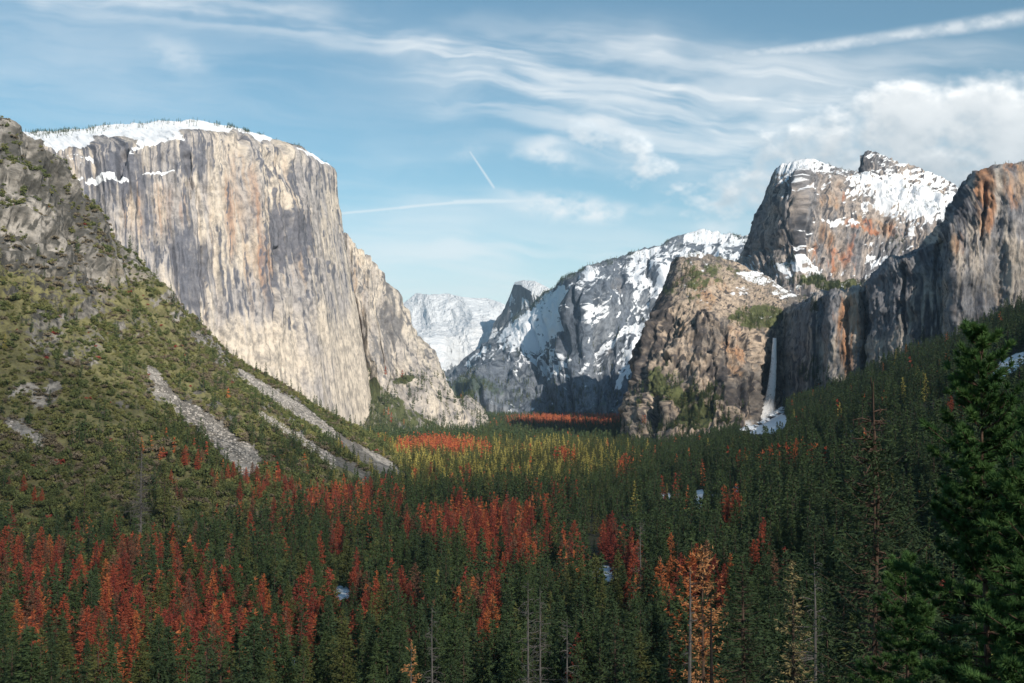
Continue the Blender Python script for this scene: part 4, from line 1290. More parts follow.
def rim_trees(nm, n, lo, hi, h, prob, rows=6):
    P, px, py = SOLIDS[nm]
    nb = 3
    R0 = P.shape[0] - nb - 1
    for _ in range(n):
        j = random.randrange(P.shape[1])
        i = R0 - int(abs(random.gauss(0, 1)) * rows)
        if i < 1:
            continue
        p = P[i, j]
        qx, qy = px[i - 1, j], py[i - 1, j]
        if lo < qx < hi and random.random() < prob(qx, qy) * float(np.clip(.5 + 1.6 * vnoise(qx / 7.0, qy / 9.0, 0, 3), 0.08, 1)):
            ex_p.append(p - np.array([0, 0, .5]))
            ex_s.append(h * random.uniform(.55, 1.2) / 34)
            ex_i.append(random.choice([5, 6]))


rim_trees('granite_cliff', 2600, 15, 335, 11, lambda a, b: float(np.interp(a, [15, 40, 100, 120, 200, 230, 330], [.5, .9, .9, .35, .25, .9, .7])) * (1 if b < 140 + max(0, a - 200) * .2 else .3), rows=5)
rim_trees('wooded_mountain', 3000, 505, 770, 19, lambda a, b: 1 if abs(a - 705) > 22 else .15, rows=3)
rim_trees('rock_tower', 500, 775, 960, 8, lambda a, b: .6, rows=12)
rim_trees('rock_block', 500, 675, 810, 9, lambda a, b: .9, rows=14)
rim_trees('rock_wall', 330, 930, 1090, 6.5, lambda a, b: .8, rows=2)
rim_trees('granite_buttress', 60, 343, 470, 9, lambda a, b: .4, rows=3)


def face_trees(nm, n, items, h, kinds=(5, 6, 7)):
    P, px, py = SOLIDS[nm]
    w = (np.clip(blob(px, py, items), 0, 1) * np.clip(.35 + 2.2 * fbm(px / 7, py / 6, 0 * px, 505, 3), 0, 1)).ravel()
    idx = np.random.default_rng(len(ex_p) + 7).choice(w.size, n, p=w / w.sum())
    Q = P[1:1 + px.shape[0]].reshape(-1, 3)[idx]
    for p in Q:
        ex_p.append(p - np.array([0, 0, 1.5]))
        ex_s.append(h * random.uniform(.5, 1.2) / 34)
        ex_i.append(random.choice(kinds))


face_trees('wooded_mountain', 700, [(470, 398, 40, 18, 1), (560, 404, 90, 12, 1), (660, 400, 40, 14, .8), (540, 370, 40, 26, .35), (620, 360, 50, 30, .3)], 26)
face_trees('rock_block', 900, [(757, 320, 26, 12, 1), (690, 285, 14, 18, .4), (700, 405, 26, 20, .8), (668, 380, 14, 14, .6), (690, 432, 50, 10, 1.0), (652, 400, 10, 20, .4)], 16)
face_trees('rock_tower', 700, [(828, 288, 40, 9, 1), (900, 250, 20, 8, .4), (790, 268, 20, 6, .4)], 14, (5, 5, 6))
face_trees('rock_tower', 500, [(915, 200, 46, 22, 1), (812, 175, 30, 12, .6)], 9, (5, 5, 6))
face_trees('rock_wall', 700, [(835, 398, 30, 16, 1), (812, 372, 16, 16, .5), (812, 305, 12, 8, .6), (900, 392, 60, 10, .6)], 17, (5, 5, 6))
face_trees('granite_buttress', 260, [(402, 382, 14, 6, 1), (375, 405, 14, 22, .5), (425, 374, 5, 3, .5), (420, 425, 40, 10, .6)], 15)
P_g = np.concatenate([P_g, np.array(ex_p)])
S_g = np.concatenate([S_g, np.array(ex_s)])
I_g = np.concatenate([I_g, np.array(ex_i)])
instanced('conifer_forest', P_g, S_g, RNG.uniform(0, 6.28, len(P_g)), I_g, gp, 'green conifer forest covering the valley floor and the slopes farther off')

# ---- brush on the hillside
xb, yb = scatter(760, 2150, 5.2, .56)
kb = (xb < .02 * yb + 20)
xb, yb = xb[kb], yb[kb]
zb, ob, nb_ = surface(xb, yb)
qx, qy = proj(np.stack([xb, yb, zb], 1))
tal, rockm, nn = spur_masks(qx, qy)
ub = RNG.random(len(xb))
dn = fbm(xb / 45, yb / 45, 0 * xb, 611, 3)
kb = (ob == 0) & (ub < 1.1 - 1.4 * tal - .72 * np.clip(rockm, 0, 1) + .5 * dn) | ((ob == -1) & (ub < .55) & (yb < 1500))
kb0 = kb
xb, yb, zb, qx, qy = (a[kb] for a in (xb, yb, zb, qx, qy))
bp_ = [proto([bush(700 + q, 1.0, 170, .42, .28, .95)], [L[t]], 'bush_shape') for q, t in enumerate(('brush', 'oak', 'sage', 'oak'))]
bp_ += [proto([bush(710, 1.0, 110, .40, .2)], [L['crimson']], 'bush_shape')]
kn = fbm(xb / 70, yb / 70, 0 * xb, 615, 4) + .35 * RNG.normal(size=len(xb))
kn = kn - .25 * np.clip(rockm[kb0], 0, 1)
ish = np.where(kn > .32, 1, np.where(kn > .08, 3, np.where(kn > -.38, 0, 2)))
ish = np.where(RNG.random(len(xb)) < .012, 4, ish)
sb = (1.2 + 3.8 * RNG.random(len(xb)) ** 1.8) * np.where(ish == 3, 1.25, 1) * np.where(qy > 430, 1.3, 1.0)
instanced('brush', np.stack([xb, yb, zb - .3], 1), sb, RNG.uniform(0, 6.28, len(xb)), ish, bp_, 'green and tawny brush covering the hillside')
# stones lying in the talus chutes
xr, yr = scatter(1000, 1950, 2.6, .30)
kr = xr < .0 * yr
xr, yr = xr[kr] - .16 * yr[kr], yr[kr]
zr, orr, _n = height(xr, yr), None, None
okr = np.zeros(len(xr), bool)
px_r, py_r = None, None
zr2 = np.full(len(xr), -1e9)
# only where a chute is: test at the height of the hillside
for i in range(len(xr)):
    hit = BVH.ray_cast(Vector((xr[i], yr[i], 1500)), DOWN)
    if hit[0] is not None and OWNER[hit[2]] == 0:
        zr2[i] = hit[0].z
kr = zr2 > -1e8
xr, yr, zr2 = xr[kr], yr[kr], zr2[kr]
rx, ry = proj(np.stack([xr, yr, zr2], 1))
tr_, _r, _n = spur_masks(rx, ry)
kr = tr_ > .35
xr, yr, zr2 = xr[kr], yr[kr], zr2[kr]


def stone(seed):
    rng = np.random.default_rng(seed)
    th, ph = np.meshgrid(np.linspace(0, math.pi, 5), np.linspace(0, 2 * math.pi, 6, endpoint=False), indexing='ij')
    v = np.stack([np.sin(th) * np.cos(ph), np.sin(th) * np.sin(ph), np.cos(th) * .7], -1) * rng.uniform(.6, 1.1, th.shape)[..., None]
    v[0], v[-1] = v[0, 0], v[-1, 0]
    f = []
    for i in range(4):
        for k in range(6):
            a_, b_ = i * 6 + k, i * 6 + (k + 1) % 6
            f += [(a_, b_, b_ + 6), (a_, b_ + 6, a_ + 6)]
    return v.reshape(-1, 3), np.array(f)


sm_, snt, sb_, so_ = material('grey_talus_stone')
put(snt, sb_.inputs['Base Color'], mix(snt, N(snt, snt.nodes.new('ShaderNodeObjectInfo').outputs['Random']), (.20, .19, .18), (.52, .49, .46)))
sb_.inputs['Roughness'].default_value = .9
instanced('talus_stones', np.stack([xr, yr, zr2], 1), .5 + 2.0 * RNG.random(len(xr)) ** 3, RNG.uniform(0, 6.28, len(xr)), RNG.integers(0, 3, len(xr)), [proto([stone(q)], [sm_], 'stone_shape') for q in range(3)], 'grey loose stones filling the talus chutes')

# undergrowth between the near trees
xu, yu = scatter(90, 800, 6.5, .52)
zu = height(xu, yu)
ux, uy = proj(np.stack([xu, yu, zu], 1))
ku = (blob(ux, uy, CLEARINGS) < .3)
xu, yu, zu = xu[ku], yu[ku], zu[ku]
instanced('undergrowth', np.stack([xu, yu, zu - .2], 1), RNG.uniform(.9, 2.6, len(xu)), RNG.uniform(0, 6.28, len(xu)), RNG.choice([0, 1, 3], len(xu)), bp_, 'low bushes growing between the trees of the near slope')


# ---- round crowned oaks standing out of the brush
OAKM = []
for q in range(5):
    OAKM.append(me_of('crown', bush(800 + q, 1.0, 900, .17, .11, .8, 10), L['oak']))
oak_tr = me_of('trunk', cone_tube([[0, 0, -.6], [0.03, 0, 0], [.0, .05, .5]], [.09, .07, .03], 6), B['bark'])
oaks, tries = [], 0
while len(oaks) < 90 and tries < 4000:
    tries += 1
    X = random.uniform(-20, 420)
    Y = random.uniform(455, 585) if X < 330 else random.uniform(545, 590)
    if random.random() > float(blob(np.array([X]), np.array([Y]), [(90, 505, 150, 50, 1), (230, 520, 80, 35, 1), (20, 465, 60, 40, 1), (330, 575, 60, 22, .7)])[0]):
        continue
    a, b_ = pix2dir(X, Y)
    # walk the ray to the land
    Ds = np.arange(500, 1500, 14.)
    zs = surface(float(a) * Ds, Ds)[0]
    hitD = np.where(zs >= CAMZ + float(b_) * Ds)[0]
    if not len(hitD):
        continue
    D = Ds[hitD[0]]
    xx, yy = float(a) * D, D
    zs = zs[hitD[0]:]
    if any((xx - q[0]) ** 2 + (yy - q[1]) ** 2 < 13 ** 2 for q in oaks):
        continue
    oaks.append((xx, yy, float(zs[0]), X, Y))
for (xx, yy, zz, X, Y) in oaks:
    s = random.uniform(5.5, 9)
    root = bpy.data.objects.new('oak_tree', None)
    COL.objects.link(root)
    root.location = (xx, yy, zz + s * .35)
    root.scale = (s, s, s * random.uniform(.85, 1.1))
    root.rotation_euler = (0, 0, random.uniform(0, 6.28))
    link('trunk', oak_tr, root)
    link('crown', random.choice(OAKM), root)
    tag(root, ('broad' if s > 7.2 else 'small') + ' round crowned oak ' + zone(X, Y), 'tree', 'round oaks at the foot of the hillside')


# ---- trees one can name
def hero(name, px, top, D, h, crown_vf, trunk_vf, tone, bark, label, group=None, spin=0., w=1.0):
    a, b_ = pix2dir(px, top)
    xx = float(a) * D
    ztop = CAMZ + float(b_) * D
    root = bpy.data.objects.new(name, None)
    COL.objects.link(root)
    gz = float(height(np.array([xx]), np.array([float(D)]))[0])
    H = ztop - gz
    s = H / h
    root.location = (xx, D, gz)
    root.scale = (s * w, s * w, s)
    root.rotation_euler = (0, 0, spin)
    link('trunk', me_of('trunk', trunk_vf, B[bark]), root)
    if crown_vf is not None:
        link('crown', me_of('crown', crown_vf, L[tone]), root)
    tag(root, label, 'tree', group)
    return root, s


def big_pine(seed, h, r):
    """open pine: whorled limbs, each ending in upturned tufts of long needles"""
    rng = np.random.default_rng(seed)
    P, D, parts = [], [], []
    parts.append(cone_tube([[0, 0, -1], [.06, .02, h * .35], [-.05, .04, h * .7], [0, 0, h * .985]], [.17, .13, .07, .015], 9))
    z = h * .12
    while z < h * .985:
        t = z / h
        prof = (1 - t) ** .72 * (1 - .4 * math.exp(-t * 6))
        for k in range(rng.integers(3, 6)):
            az = rng.uniform(0, 6.283)
            Lb = r * prof * rng.uniform(.6, 1.2) + .25
            up = -.22 + .85 * t + rng.normal(0, .1)
            d = np.array([math.cos(az), math.sin(az), up])
            side = np.array([-math.sin(az), math.cos(az), 0])
            b = np.array([0, 0, z])
            e = b + d * Lb + np.array([0, 0, .16 * Lb])
            k1 = b + d * Lb * .5 - np.array([0, 0, .03 * Lb])
            parts.append(cone_tube([b, k1, e], [.05 * (1 - t) + .018, .025, .010], 4))
            nt_ = max(4, int(Lb * 4.2))
            for j in range(nt_ * 2):
                s = rng.uniform(.12, 1.0)
                base = b + (k1 - b) * min(1, s * 2) + (e - k1) * max(0, s * 2 - 1)
                q = side * rng.choice([-1, 1]) * rng.uniform(.1, .5) * Lb * .55 * (1.15 - s) + d * .18 + np.array([0, 0, rng.uniform(.02, .2)])
                tip = base + q
                parts.append(cone_tube([base, tip], [.012, .006], 3))
                n = 60
                dd = rng.normal(0, .62, (n, 3)) + (q / (np.linalg.norm(q) + 1e-6)) * .8 + [0, 0, .45]
                dd /= np.linalg.norm(dd, axis=1, keepdims=True)
                P.append(tip - (q * rng.uniform(0, .45, (n, 1))) + dd * .10)
                D.append(dd)
        z += rng.uniform(.34, .62) * (1.25 - .5 * t)
    V = leaves(np.concatenate(P), np.concatenate(D), .32, .045, rng)
    return (V, np.arange(len(V)).reshape(-1, 3)), join(parts)


c, t = big_pine(31, 21, 4.3)
hero('pine_tree', 981, 331, 62, 21, c, t, 'pine', 'red', 'big bright green pine with tufted boughs standing nearest the viewpoint', spin=.4)
c, t = big_pine(37, 16, 3.8)
hero('pine_tree', 1040, 420, 55, 16, c, t, 'pine', 'red', 'lower green pine cut by the frame beside the biggest pine', spin=2.)
hero('pine_tree', 905, 560, 75, 16, c, t, 'pine', 'red', 'young green pine below the bare topped fir', spin=4.)
c, t = conifer(61, 38, 8.2, 54, 8, 40, .72, .17, bare=.2, power=.62, gap=.2, limbs=True, top_bare=.16, rough=.6, droop=.2, tk=.55)
sn = snag(62, 38, 60, .085, 4, .6)
t = join([t, sn])
hero('fir_tree', 871, 377, 118, 38, c, t, 'dark', 'red', 'tall dark fir whose bare dead top rises against the cliff', spin=1.1, w=.85)
c, t = conifer(63, 32, 5.0, 60, 10, 24, .62, .18, bare=.05, power=.75, gap=.04, limbs=True, rough=.35)
hero('fir_tree', 742, 555, 190, 32, c, t, 'dark', 'bark', 'dense dark green fir beside the pale orange pine', w=1.25)
c, t = conifer(64, 30, 3.8, 44, 8, 20, .62, .18, bare=.1, power=.7, gap=.15, limbs=True, rough=.45)
hero('fir_tree', 793, 560, 205, 30, c, t, 'straw', 'bark', 'straw coloured fir with a narrow thinning crown')
c, t = conifer(65, 34, 5.0, 30, 7, 20, .85, .26, bare=.25, power=.42, gap=.3, limbs=True, rough=.6, droop=.05)
hero('pine_tree', 703, 546, 245, 34, c, t, 'orange', 'red', 'pale orange dying pine with layered open boughs', w=.8)
hero('pine_tree', 690, 552, 262, 34, c, t, 'rust', 'bark', 'rusty red dying pine close behind the pale orange one', spin=2, w=.8)
c2, t2 = conifer(66, 26, 4.2, 22, 6, 18, .8, .26, bare=.15, power=.6, gap=.3, limbs=True, rough=.5)
hero('pine_tree', 411, 640, 262, 26, c2, t2, 'orange', 'grey', 'small yellowish orange tree at the lower edge of the forest', w=.9)
hero('dead_tree', 711, 592, 190, 30, None, snag(71, 30, 16, .05, 1), None, 'black', 'thin charred black snag in front of the orange pine')
hero('dead_tree', 690, 568, 215, 30, None, snag(72, 30, 26, .07, 2), None, 'grey', 'pale grey snag standing left of the charred one', w=.9)
for px_, top_, D_, lab in ((567, 618, 240, 'bare grey snag with many side twigs, nearest the bottom edge'), (528, 580, 300, 'leafless pole of a grey snag beside its twin'), (540, 586, 310, 'leafless grey snag, the shorter of two twins'),
                           (432, 606, 300, 'lean grey snag in front of red trees near the yellowish tree'), (640, 520, 560, 'pale bare snag above the little snow patch'), (814, 553, 200, 'bare grey treetop beside the straw coloured fir')):
    hero('dead_tree', px_, top_, D_, 30, None, snag(int(px_), 30, 60, .13, 3), None, 'grey', lab, 'bare grey snags', w=.7)
for px_, top_, D_, lab in ((142, 450, 1010, 'grey leafless conifer standing alone in the oaks of the hillside foot'), (179, 505, 900, 'pale grey leafless conifer below the grey one on the brushy slope')):
    cc, tt = conifer(int(px_), 30, 4.4, 40, 8, 12, .9, .12, bare=.1, power=.8, limbs=True)
    root, s_ = hero('dead_tree', px_, top_, D_, 30, None, join([tt, snag(int(px_), 30, 90, .16, 4)]), None, 'grey', lab, 'bare grey snags', w=1.0)
cc, tt = conifer(91, 28, 5, 34, 8, 14, 1.0, .4, bare=.05, power=.8)
for px_, top_, D_, lab in ((85, 460, 960, 'olive yellow conifer among the oaks on the brushy slope'), (165, 462, 1050, 'yellow green conifer by the grey leafless one'), (247, 528, 800, 'yellowish narrow conifer below the talus chutes')):
    hero('conifer', px_, top_, D_, 28, cc, tt, 'olive', 'bark', lab, 'yellowish conifers in the brush')

# ------------------------------------------------------------------ waterfall
def water_material(name, dens):
    m, nt, b, out = material(name)
    g = position(nt)
    n1 = noise(nt, N(nt, g.outputs['Position']), 1, 4, .65, size=(2.0, 2.0, 26))
    n2 = noise(nt, N(nt, g.outputs['Position']), 1, 4, .6, size=(9, 9, 12))
    b.inputs['Base Color'].default_value = (.98, .98, .99, 1)
    b.inputs['Roughness'].default_value = .6
    a = (attr(nt, 'body') * dens * (.12 + n1.step(.36, .62) * .75 + n2.step(.3, .7) * .45)).clamp()
    put(nt, b.inputs['Alpha'], a)
    return m


def fall():
    wm = water_material('falling_water', 3.0)
    n = 90
    t = np.linspace(0, 1, n)
    yy = 338 + 80 * t
    xx = 774.5 - 1.2 * t - 7.5 * t ** 2.2 + .5 * fbm(t * 6, 0 * t, 0 * t, 9, 3)
    D = np.full(n, 2875.) - 60 * t
    ctr = pt(xx, yy, D)
    sides = 14
    V, body = [], []
    for i in range(n):
        w = (5.0 + 11 * t[i] ** 1.1)
        for k in range(sides):
            a = 2 * math.pi * k / sides
            V.append(ctr[i] + np.array([math.cos(a) * w, math.sin(a) * w * .6, 0]))
            body.append((abs(math.sin(a)) ** 1.3) * (1 - .25 * t[i]) * (1 - sstep(.95, 1, t[i]) * .6))
    F = []
    for i in range(n - 1):
        for k in range(sides):
            a, b = i * sides + k, i * sides + (k + 1) % sides
            F.append((a, b, b + sides, a + sides))
    o = link('waterfall', mesh_arrays('waterfall', np.array(V), np.array(F), [wm], {'body': np.array(body)}, smooth=True))
    tag(o, 'tall thin white waterfall dropping from the notch in the cliffs', kind='structure')
    # spray drifting down the boulders
    mm = water_material('spray', 2.0)
    rng = np.random.default_rng(4)
    V, F, body, o_ = [], [], [], 0
    for q in range(22):
        s = rng.uniform(0, 1)
        c = pt(769 - 26 * s, 408 + 22 * s, 2790 - 200 * s)
        Rr = rng.uniform(18, 38) * (1.1 - .4 * s)
        az = rng.uniform(0, 3.1)
        u = np.array([math.cos(az), math.sin(az), 0])
        v = np.array([0.3, 0, 1.])
        K = 7
        for i in range(K):
            for j in range(K):
                a, b_ = (i / (K - 1) * 2 - 1), (j / (K - 1) * 2 - 1)
                V.append(c + (u * a + v * b_) * Rr)
                body.append(max(0, 1 - math.hypot(a, b_)) * .8)
        for i in range(K - 1):
            for j in range(K - 1):
                p = o_ + i * K + j
                F.append((p, p + 1, p + K + 1, p + K))
        o_ += K * K
    o = link('mist', mesh_arrays('mist', np.array(V), np.array(F), [mm], {'body': np.array(body)}, smooth=True))
    tag(o, 'white spray blowing off the foot of the waterfall', kind='stuff')


fall()


# snowy boulders heaped under the fall
def boulders():
    m, nt, b, out = material('snowy_boulder_rock')
    g = position(nt)
    sp = nt.nodes.new('ShaderNodeSeparateXYZ')
    nt.links.new(g.outputs['Normal'], sp.inputs[0])
    n1 = noise(nt, N(nt, g.outputs['Position']), 1, 4, .6, size=(5, 5, 5))
    put(nt, b.inputs['Base Color'], mix(nt, (N(nt, sp.outputs[2]) + (n1 - .5) * .8).step(.25, .5), (.14, .13, .13), SNOW))
    b.inputs['Roughness'].default_value = .9
    rng = np.random.default_rng(12)
    for q in range(46):
        s = rng.uniform(0, 1)
        px_, py_ = 776 - 34 * s + rng.normal(0, 7), 415 + 22 * s + rng.normal(0, 4)
        a_, _q = pix2dir(px_, 420)
        D_ = 2790 - 340 * s + rng.normal(0, 25)
        c = np.array([float(a_) * D_, D_, 0.])
        c[2] = height(c[:1], c[1:2])[0] + 2
        th = np.linspace(0, math.pi, 8)
        ph = np.linspace(0, 2 * math.pi, 12, endpoint=False)
        T, Ph = np.meshgrid(th, ph, indexing='ij')
        X, Y, Z = np.sin(T) * np.cos(Ph), np.sin(T) * np.sin(Ph), np.cos(T)
        rad = rng.uniform(6, 15) * (1 + .45 * vnoise(X * 1.3 + q, Y * 1.3, Z * 1.3, 5))
        V = np.stack([X * rad * 1.3, Y * rad, Z * rad * .7], -1).reshape(-1, 3)
        F = []
        for i in range(7):
            for k in range(12):
                F.append((i * 12 + k, i * 12 + (k + 1) % 12, (i + 1) * 12 + (k + 1) % 12, (i + 1) * 12 + k))
        o = link('boulder', mesh_arrays('boulder', V, np.array(F), [m]))
        o.location = tuple(c)
        where = 'right under the falling water' if s < .3 else 'lowest, where the snowy heap meets the forest' if s > .7 else 'midway down the snowy heap below the waterfall'
        tag(o, ('large' if rad.mean() > 10 else 'small') + ' snow capped boulder ' + where, 'boulder', 'snowy boulders below the waterfall')


boulders()

# ------------------------------------------------------------------ sun, sky, clouds
sun_d = bpy.data.lights.new('sun', 'SUN')
sun_d.energy = 4.2
sun_d.angle = R(.5)
sun_d.color = (1.0, .91, .79)
sun_o = bpy.data.objects.new('sun', sun_d)
COL.objects.link(sun_o)
sun_o.rotation_euler = Vector(SUN).to_track_quat('Z', 'Y').to_euler()

world = bpy.data.worlds.new("World")
scene.world = world
world.use_nodes = True
wt = world.node_tree
wt.nodes.clear()
wo = wt.nodes.new('ShaderNodeOutputWorld')
bg = wt.nodes.new('ShaderNodeBackground')
bg.inputs[1].default_value = .15
wt.links.new(bg.outputs[0], wo.inputs[0])
sky = wt.nodes.new('ShaderNodeTexSky')
sky.sky_type = 'NISHITA'
sky.sun_disc = False
sky.sun_elevation = R(SUN_EL)
sky.sun_rotation = R(SUN_AZ)
sky.altitude = 1300
sky.air_density = 1.0
sky.dust_density = 1.2
sky.ozone_density = 1.0
tc = wt.nodes.new('ShaderNodeTexCoord')
sx = wt.nodes.new('ShaderNodeSeparateXYZ')
wt.links.new(tc.outputs['Generated'], sx.inputs[0])
dx, dy, dz = (N(wt, sx.outputs[i]) for i in range(3))
def cloud_picture():
    """cloud cover worked out on a window of the sky: azimuth -45..45, elevation -2..48 degrees"""
    W_, H_ = 1980, 1100
    az = np.radians(np.linspace(-45, 45, W_))[None, :]
    el = np.radians(np.linspace(-2, 48, H_))[:, None]
    dirs = np.stack(np.broadcast_arrays(np.sin(az) * np.cos(el), np.cos(az) * np.cos(el), np.sin(el) + 0 * az), -1)
    px, py = proj(dirs * 1000 + np.array([0, 0, CAMZ]))
    px, py = np.clip(px, -700, 1700), np.clip(py, -900, 460)
    Z = 0 * px
    w1 = fbm2(px / 190, py / 90, 1001, 3)
    w2 = fbm2(px / 60, py / 34, 1005, 4)
    w3 = fbm2(px / 60, py / 34, 1009, 4)
    qx, qy = px + 26 * w1 + 10 * w2, py + 14 * w1 + 8 * w3
    ca, sa = math.cos(R(-6)), math.sin(R(-6))
    sx_, sy_ = qx * ca - qy * sa, qx * sa + qy * ca
    wisp = .5 + .5 * fbm2(sx_ / 170, sy_ / 15, 1011, 5, .58)
    soft = .5 + .5 * fbm2(qx / 120, qy / 45, 1021, 5, .55)
    lump = .5 + .5 * fbm2(px / 52, py / 34, 1031, 6, .55)
    fine_ = .5 + .5 * fbm2(px / 14, py / 9, 1041, 4, .6)

    def seg(x0, y0, x1, y1, w, soft_=.9, x=qx, y=qy, w1_=None):
        dx_, dy_ = x1 - x0, y1 - y0
        t = np.clip(((x - x0) * dx_ + (y - y0) * dy_) / (dx_ ** 2 + dy_ ** 2), 0, 1)
        ww = w + ((w1_ if w1_ is not None else w) - w) * t
        return 1 - sstep(1 - soft_, 1 + soft_, np.hypot(x - x0 - t * dx_, y - y0 - t * dy_) / ww)

    def el_(cx, cy, rx, ry, a=0, soft_=.7, x=qx, y=qy):
        c_, s_ = math.cos(R(a)), math.sin(R(a))
        u, v = ((x - cx) * c_ + (y - cy) * s_) / rx, ((y - cy) * c_ - (x - cx) * s_) / ry
        return 1 - sstep(1 - soft_, 1 + soft_, np.hypot(u, v))

    tex = sstep(.30, .72, wisp) * .55 + sstep(.3, .7, soft) * .45
    band = np.maximum.reduce([seg(40, -14, 260, 16, 17) * .50, seg(240, 12, 490, 56, 18) * .55, seg(450, 48, 660, 56, 22) * .42, seg(400, 30, 560, 90, 22) * .28])
    band = band * (.12 + 1.05 * tex)
    veil = el_(660, 100, 200, 52, 4, .85) * .52 + el_(760, 150, 140, 60, 12, .8) * .45 + el_(520, 95, 90, 40, 10, .8) * .30 + el_(60, 70, 260, 80, 8, .9) * .22 + el_(870, 75, 170, 30, -5, .8) * .30
    veil = veil * (.05 + 1.15 * tex)
    low = el_(470, 300, 480, 72, 0, .95) * .55 * (.55 + .6 * tex) + el_(560, 245, 160, 14, -2, .9) * .2 * tex
    mid = el_(420, 200, 150, 40, 0, .9) * .22 * tex
    small = (el_(578, 206, 58, 13, 3, .8) * .8 + el_(172, 56, 34, 14, 22, .8) * .28 + el_(435, 152, 46, 9, 5, .8) * .3 + el_(548, 157, 24, 12, 0, .7) * .6 + el_(720, 232, 18, 8, 0, .8) * .3) * sstep(.32, .66, lump * .7 + fine_ * .3)
    tx, ty = px + 3 * w2, py + 2.2 * w3
    puffy = .6 + .5 * sstep(.25, .7, fine_)
    tr = seg(600, 62, 800, 50, 3, .95, tx, ty, 5) * .5 * sstep(600, 760, px)
    tr = np.maximum(tr, seg(800, 50, 1070, 10, 5, .95, tx, ty, 6.5) * .58) * puffy
    tx, ty = px + .6 * w2, py + 1.4 * w3
    tr = np.maximum.reduce([tr, seg(336, 214, 405, 207, 1.6, .9, tx, ty) * .55, seg(400, 207.5, 460, 202.5, 1.8, .9, tx, ty) * .62, seg(455, 202.5, 560, 200, 2.8, .9, tx, ty) * .6, seg(470, 152, 494, 188, .7, .9, px, py, 1.1) * .5,
                            seg(430, 96, 446, 113, .8, .9, px, py) * .25])

    def puff_density(x, y):
        lm = .5 + .5 * fbm2(x / 46, y / 30, 1051, 6, .55)
        bil = 1 - np.abs(fbm2(x / 34, y / 24, 1061, 4, .5))
        e = lambda *a, **k: el_(*a, x=x, y=y, **k)
        s = lambda *a, **k: seg(*a, x=x, y=y, **k)
        puff = np.maximum.reduce([e(628, 148, 26, 20, 30, soft_=.9) * .85, s(590, 138, 640, 165, 16) * .8, s(630, 165, 700, 198, 20) * .9, s(690, 195, 760, 222, 20) * .95, e(715, 200, 60, 20, 18, soft_=.8) * .85])
        cum = np.maximum.reduce([e(905, 122, 64, 42, 0, soft_=.6) * 1.0, e(985, 118, 60, 42, 0, soft_=.55) * 1.05, e(850, 160, 120, 52, -8, soft_=.7) * .85, e(1050, 140, 90, 60, 0, soft_=.55), e(760, 195, 90, 34, 0, soft_=.9) * .6,
                                 e(930, 185, 150, 50, 0, soft_=.6)])
        fn = fbm2(x / 17, y / 10, 1071, 4, .6)
        pd_ = np.clip(puff * .62 + (lm - .5) * 1.3 + fn * .5, 0, 2) * sstep(0, .5, puff)
        cd = np.clip(cum * 1.35 + (lm - .5) * 1.2 + (bil - .75) * .5 + fn * .25 - .12, 0, 2) * sstep(0, .25, cum)
        return np.maximum(sstep(.0, 1.1, pd_) * .8, sstep(.25, .9, np.maximum(s(580, 130, 680, 185, 20, soft_=.95), s(670, 182, 775, 228, 22, soft_=.95)) * (.65 + .5 * fn + .9 * (lm - .5))) * .6), sstep(.10, 1.25, cd) * .94, lm

    pf, cm, lm = puff_density(px, py)
    pf2, cm2, _ = puff_density(px + 5, py - 9)
    cover = np.maximum.reduce([np.clip(band + veil + low + mid + small, 0, .85), tr, pf, cm])
    # sunlight from up and behind: thick parts facing it glow, undersides are grey
    slope_ = (np.maximum(pf, cm) - np.maximum(pf2, cm2))
    shade = .50 + .8 * slope_ + .7 * (lm - .5) - .40 * sstep(95, 190, py) * sstep(.2, .7, cm)
    thin_ = 1 - np.maximum(pf, cm)
    shade = np.clip(shade * (1 - thin_) + .72 * thin_, 0, 1)
    fade = sstep(-45, -41, np.degrees(az)) * sstep(-45, -41, -np.degrees(az)) * (1 - sstep(40, 48, np.degrees(el)))
    img = bpy.data.images.new('cloud_cover', W_, H_, float_buffer=True, is_data=True)
    buf = np.ones((H_, W_, 4), np.float32)
    buf[..., 0] = cover * fade
    buf[..., 1] = shade
    img.pixels.foreach_set(buf.ravel())
    img.update()
    return img


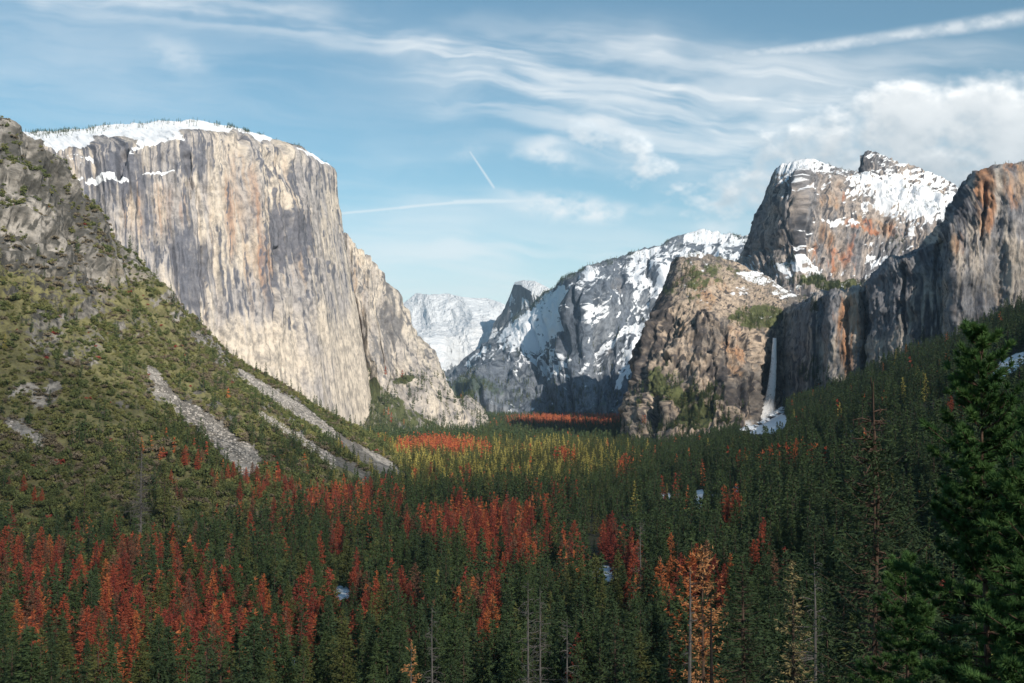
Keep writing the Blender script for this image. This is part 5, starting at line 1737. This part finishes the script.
img = cloud_picture()
uu = (dx._m('ARCTAN2', dy) * 57.29578 + 45) / 90
vv = (dz._m('ARCSINE') * 57.29578 + 2) / 50
cmb = wt.nodes.new('ShaderNodeCombineXYZ')
put(wt, cmb.inputs[0], uu)
put(wt, cmb.inputs[1], vv)
it = wt.nodes.new('ShaderNodeTexImage')
it.image = img
it.extension = 'CLIP'
wt.links.new(cmb.outputs[0], it.inputs[0])
sc_ = wt.nodes.new('ShaderNodeSeparateColor')
wt.links.new(it.outputs[0], sc_.inputs[0])
cover, shade = N(wt, sc_.outputs[0]), N(wt, sc_.outputs[1])
skyc = wt.nodes.new('ShaderNodeMix')
skyc.data_type = 'RGBA'
skyc.blend_type = 'MULTIPLY'
skyc.inputs[0].default_value = 1
wt.links.new(sky.outputs[0], skyc.inputs[6])
skyc.inputs[7].default_value = (.49, .625, .575, 1)
ccol = mix(wt, shade, (2.5, 2.85, 3.1), (6.0, 6.0, 5.9))
put(wt, bg.inputs[0], mix(wt, cover, N(wt, skyc.outputs[2]), ccol))

# ------------------------------------------------------------------ the air of the valley
def haze():
    x0, x1, y0, y1, z0, z1 = -22000, 22000, -6000, 24000, -90, 2400
    V = np.array([(a, b, c) for c in (z0, z1) for b in (y0, y1) for a in (x0, x1)], float)
    F = np.array([(0, 2, 3, 1), (4, 5, 7, 6), (0, 1, 5, 4), (2, 6, 7, 3), (0, 4, 6, 2), (1, 3, 7, 5)])
    m = bpy.data.materials.new('valley_air')
    m.use_nodes = True
    nt = m.node_tree
    nt.nodes.clear()
    out = nt.nodes.new('ShaderNodeOutputMaterial')
    v = nt.nodes.new('ShaderNodeVolumePrincipled')
    v.inputs['Color'].default_value = (.55, .78, 1.0, 1)
    v.inputs['Density'].default_value = HAZE
    v.inputs['Anisotropy'].default_value = 0
    nt.links.new(v.outputs[0], out.inputs['Volume'])
    o = link('haze', mesh_arrays('haze', V, F, [m]))
    tag(o, 'thin bluish air between the viewpoint and the far mountains', kind='stuff')


HAZE = 1.8e-5
haze()

scene.view_settings.view_transform = 'Standard'
scene.view_settings.look = 'None'
scene.view_settings.gamma = 1
scene.view_settings.exposure = .5
scene.view_settings.use_curve_mapping = False
scene.cycles.use_denoising = True
scene.cycles.max_bounces = 4
scene.cycles.diffuse_bounces = 2
scene.cycles.transparent_max_bounces = 12
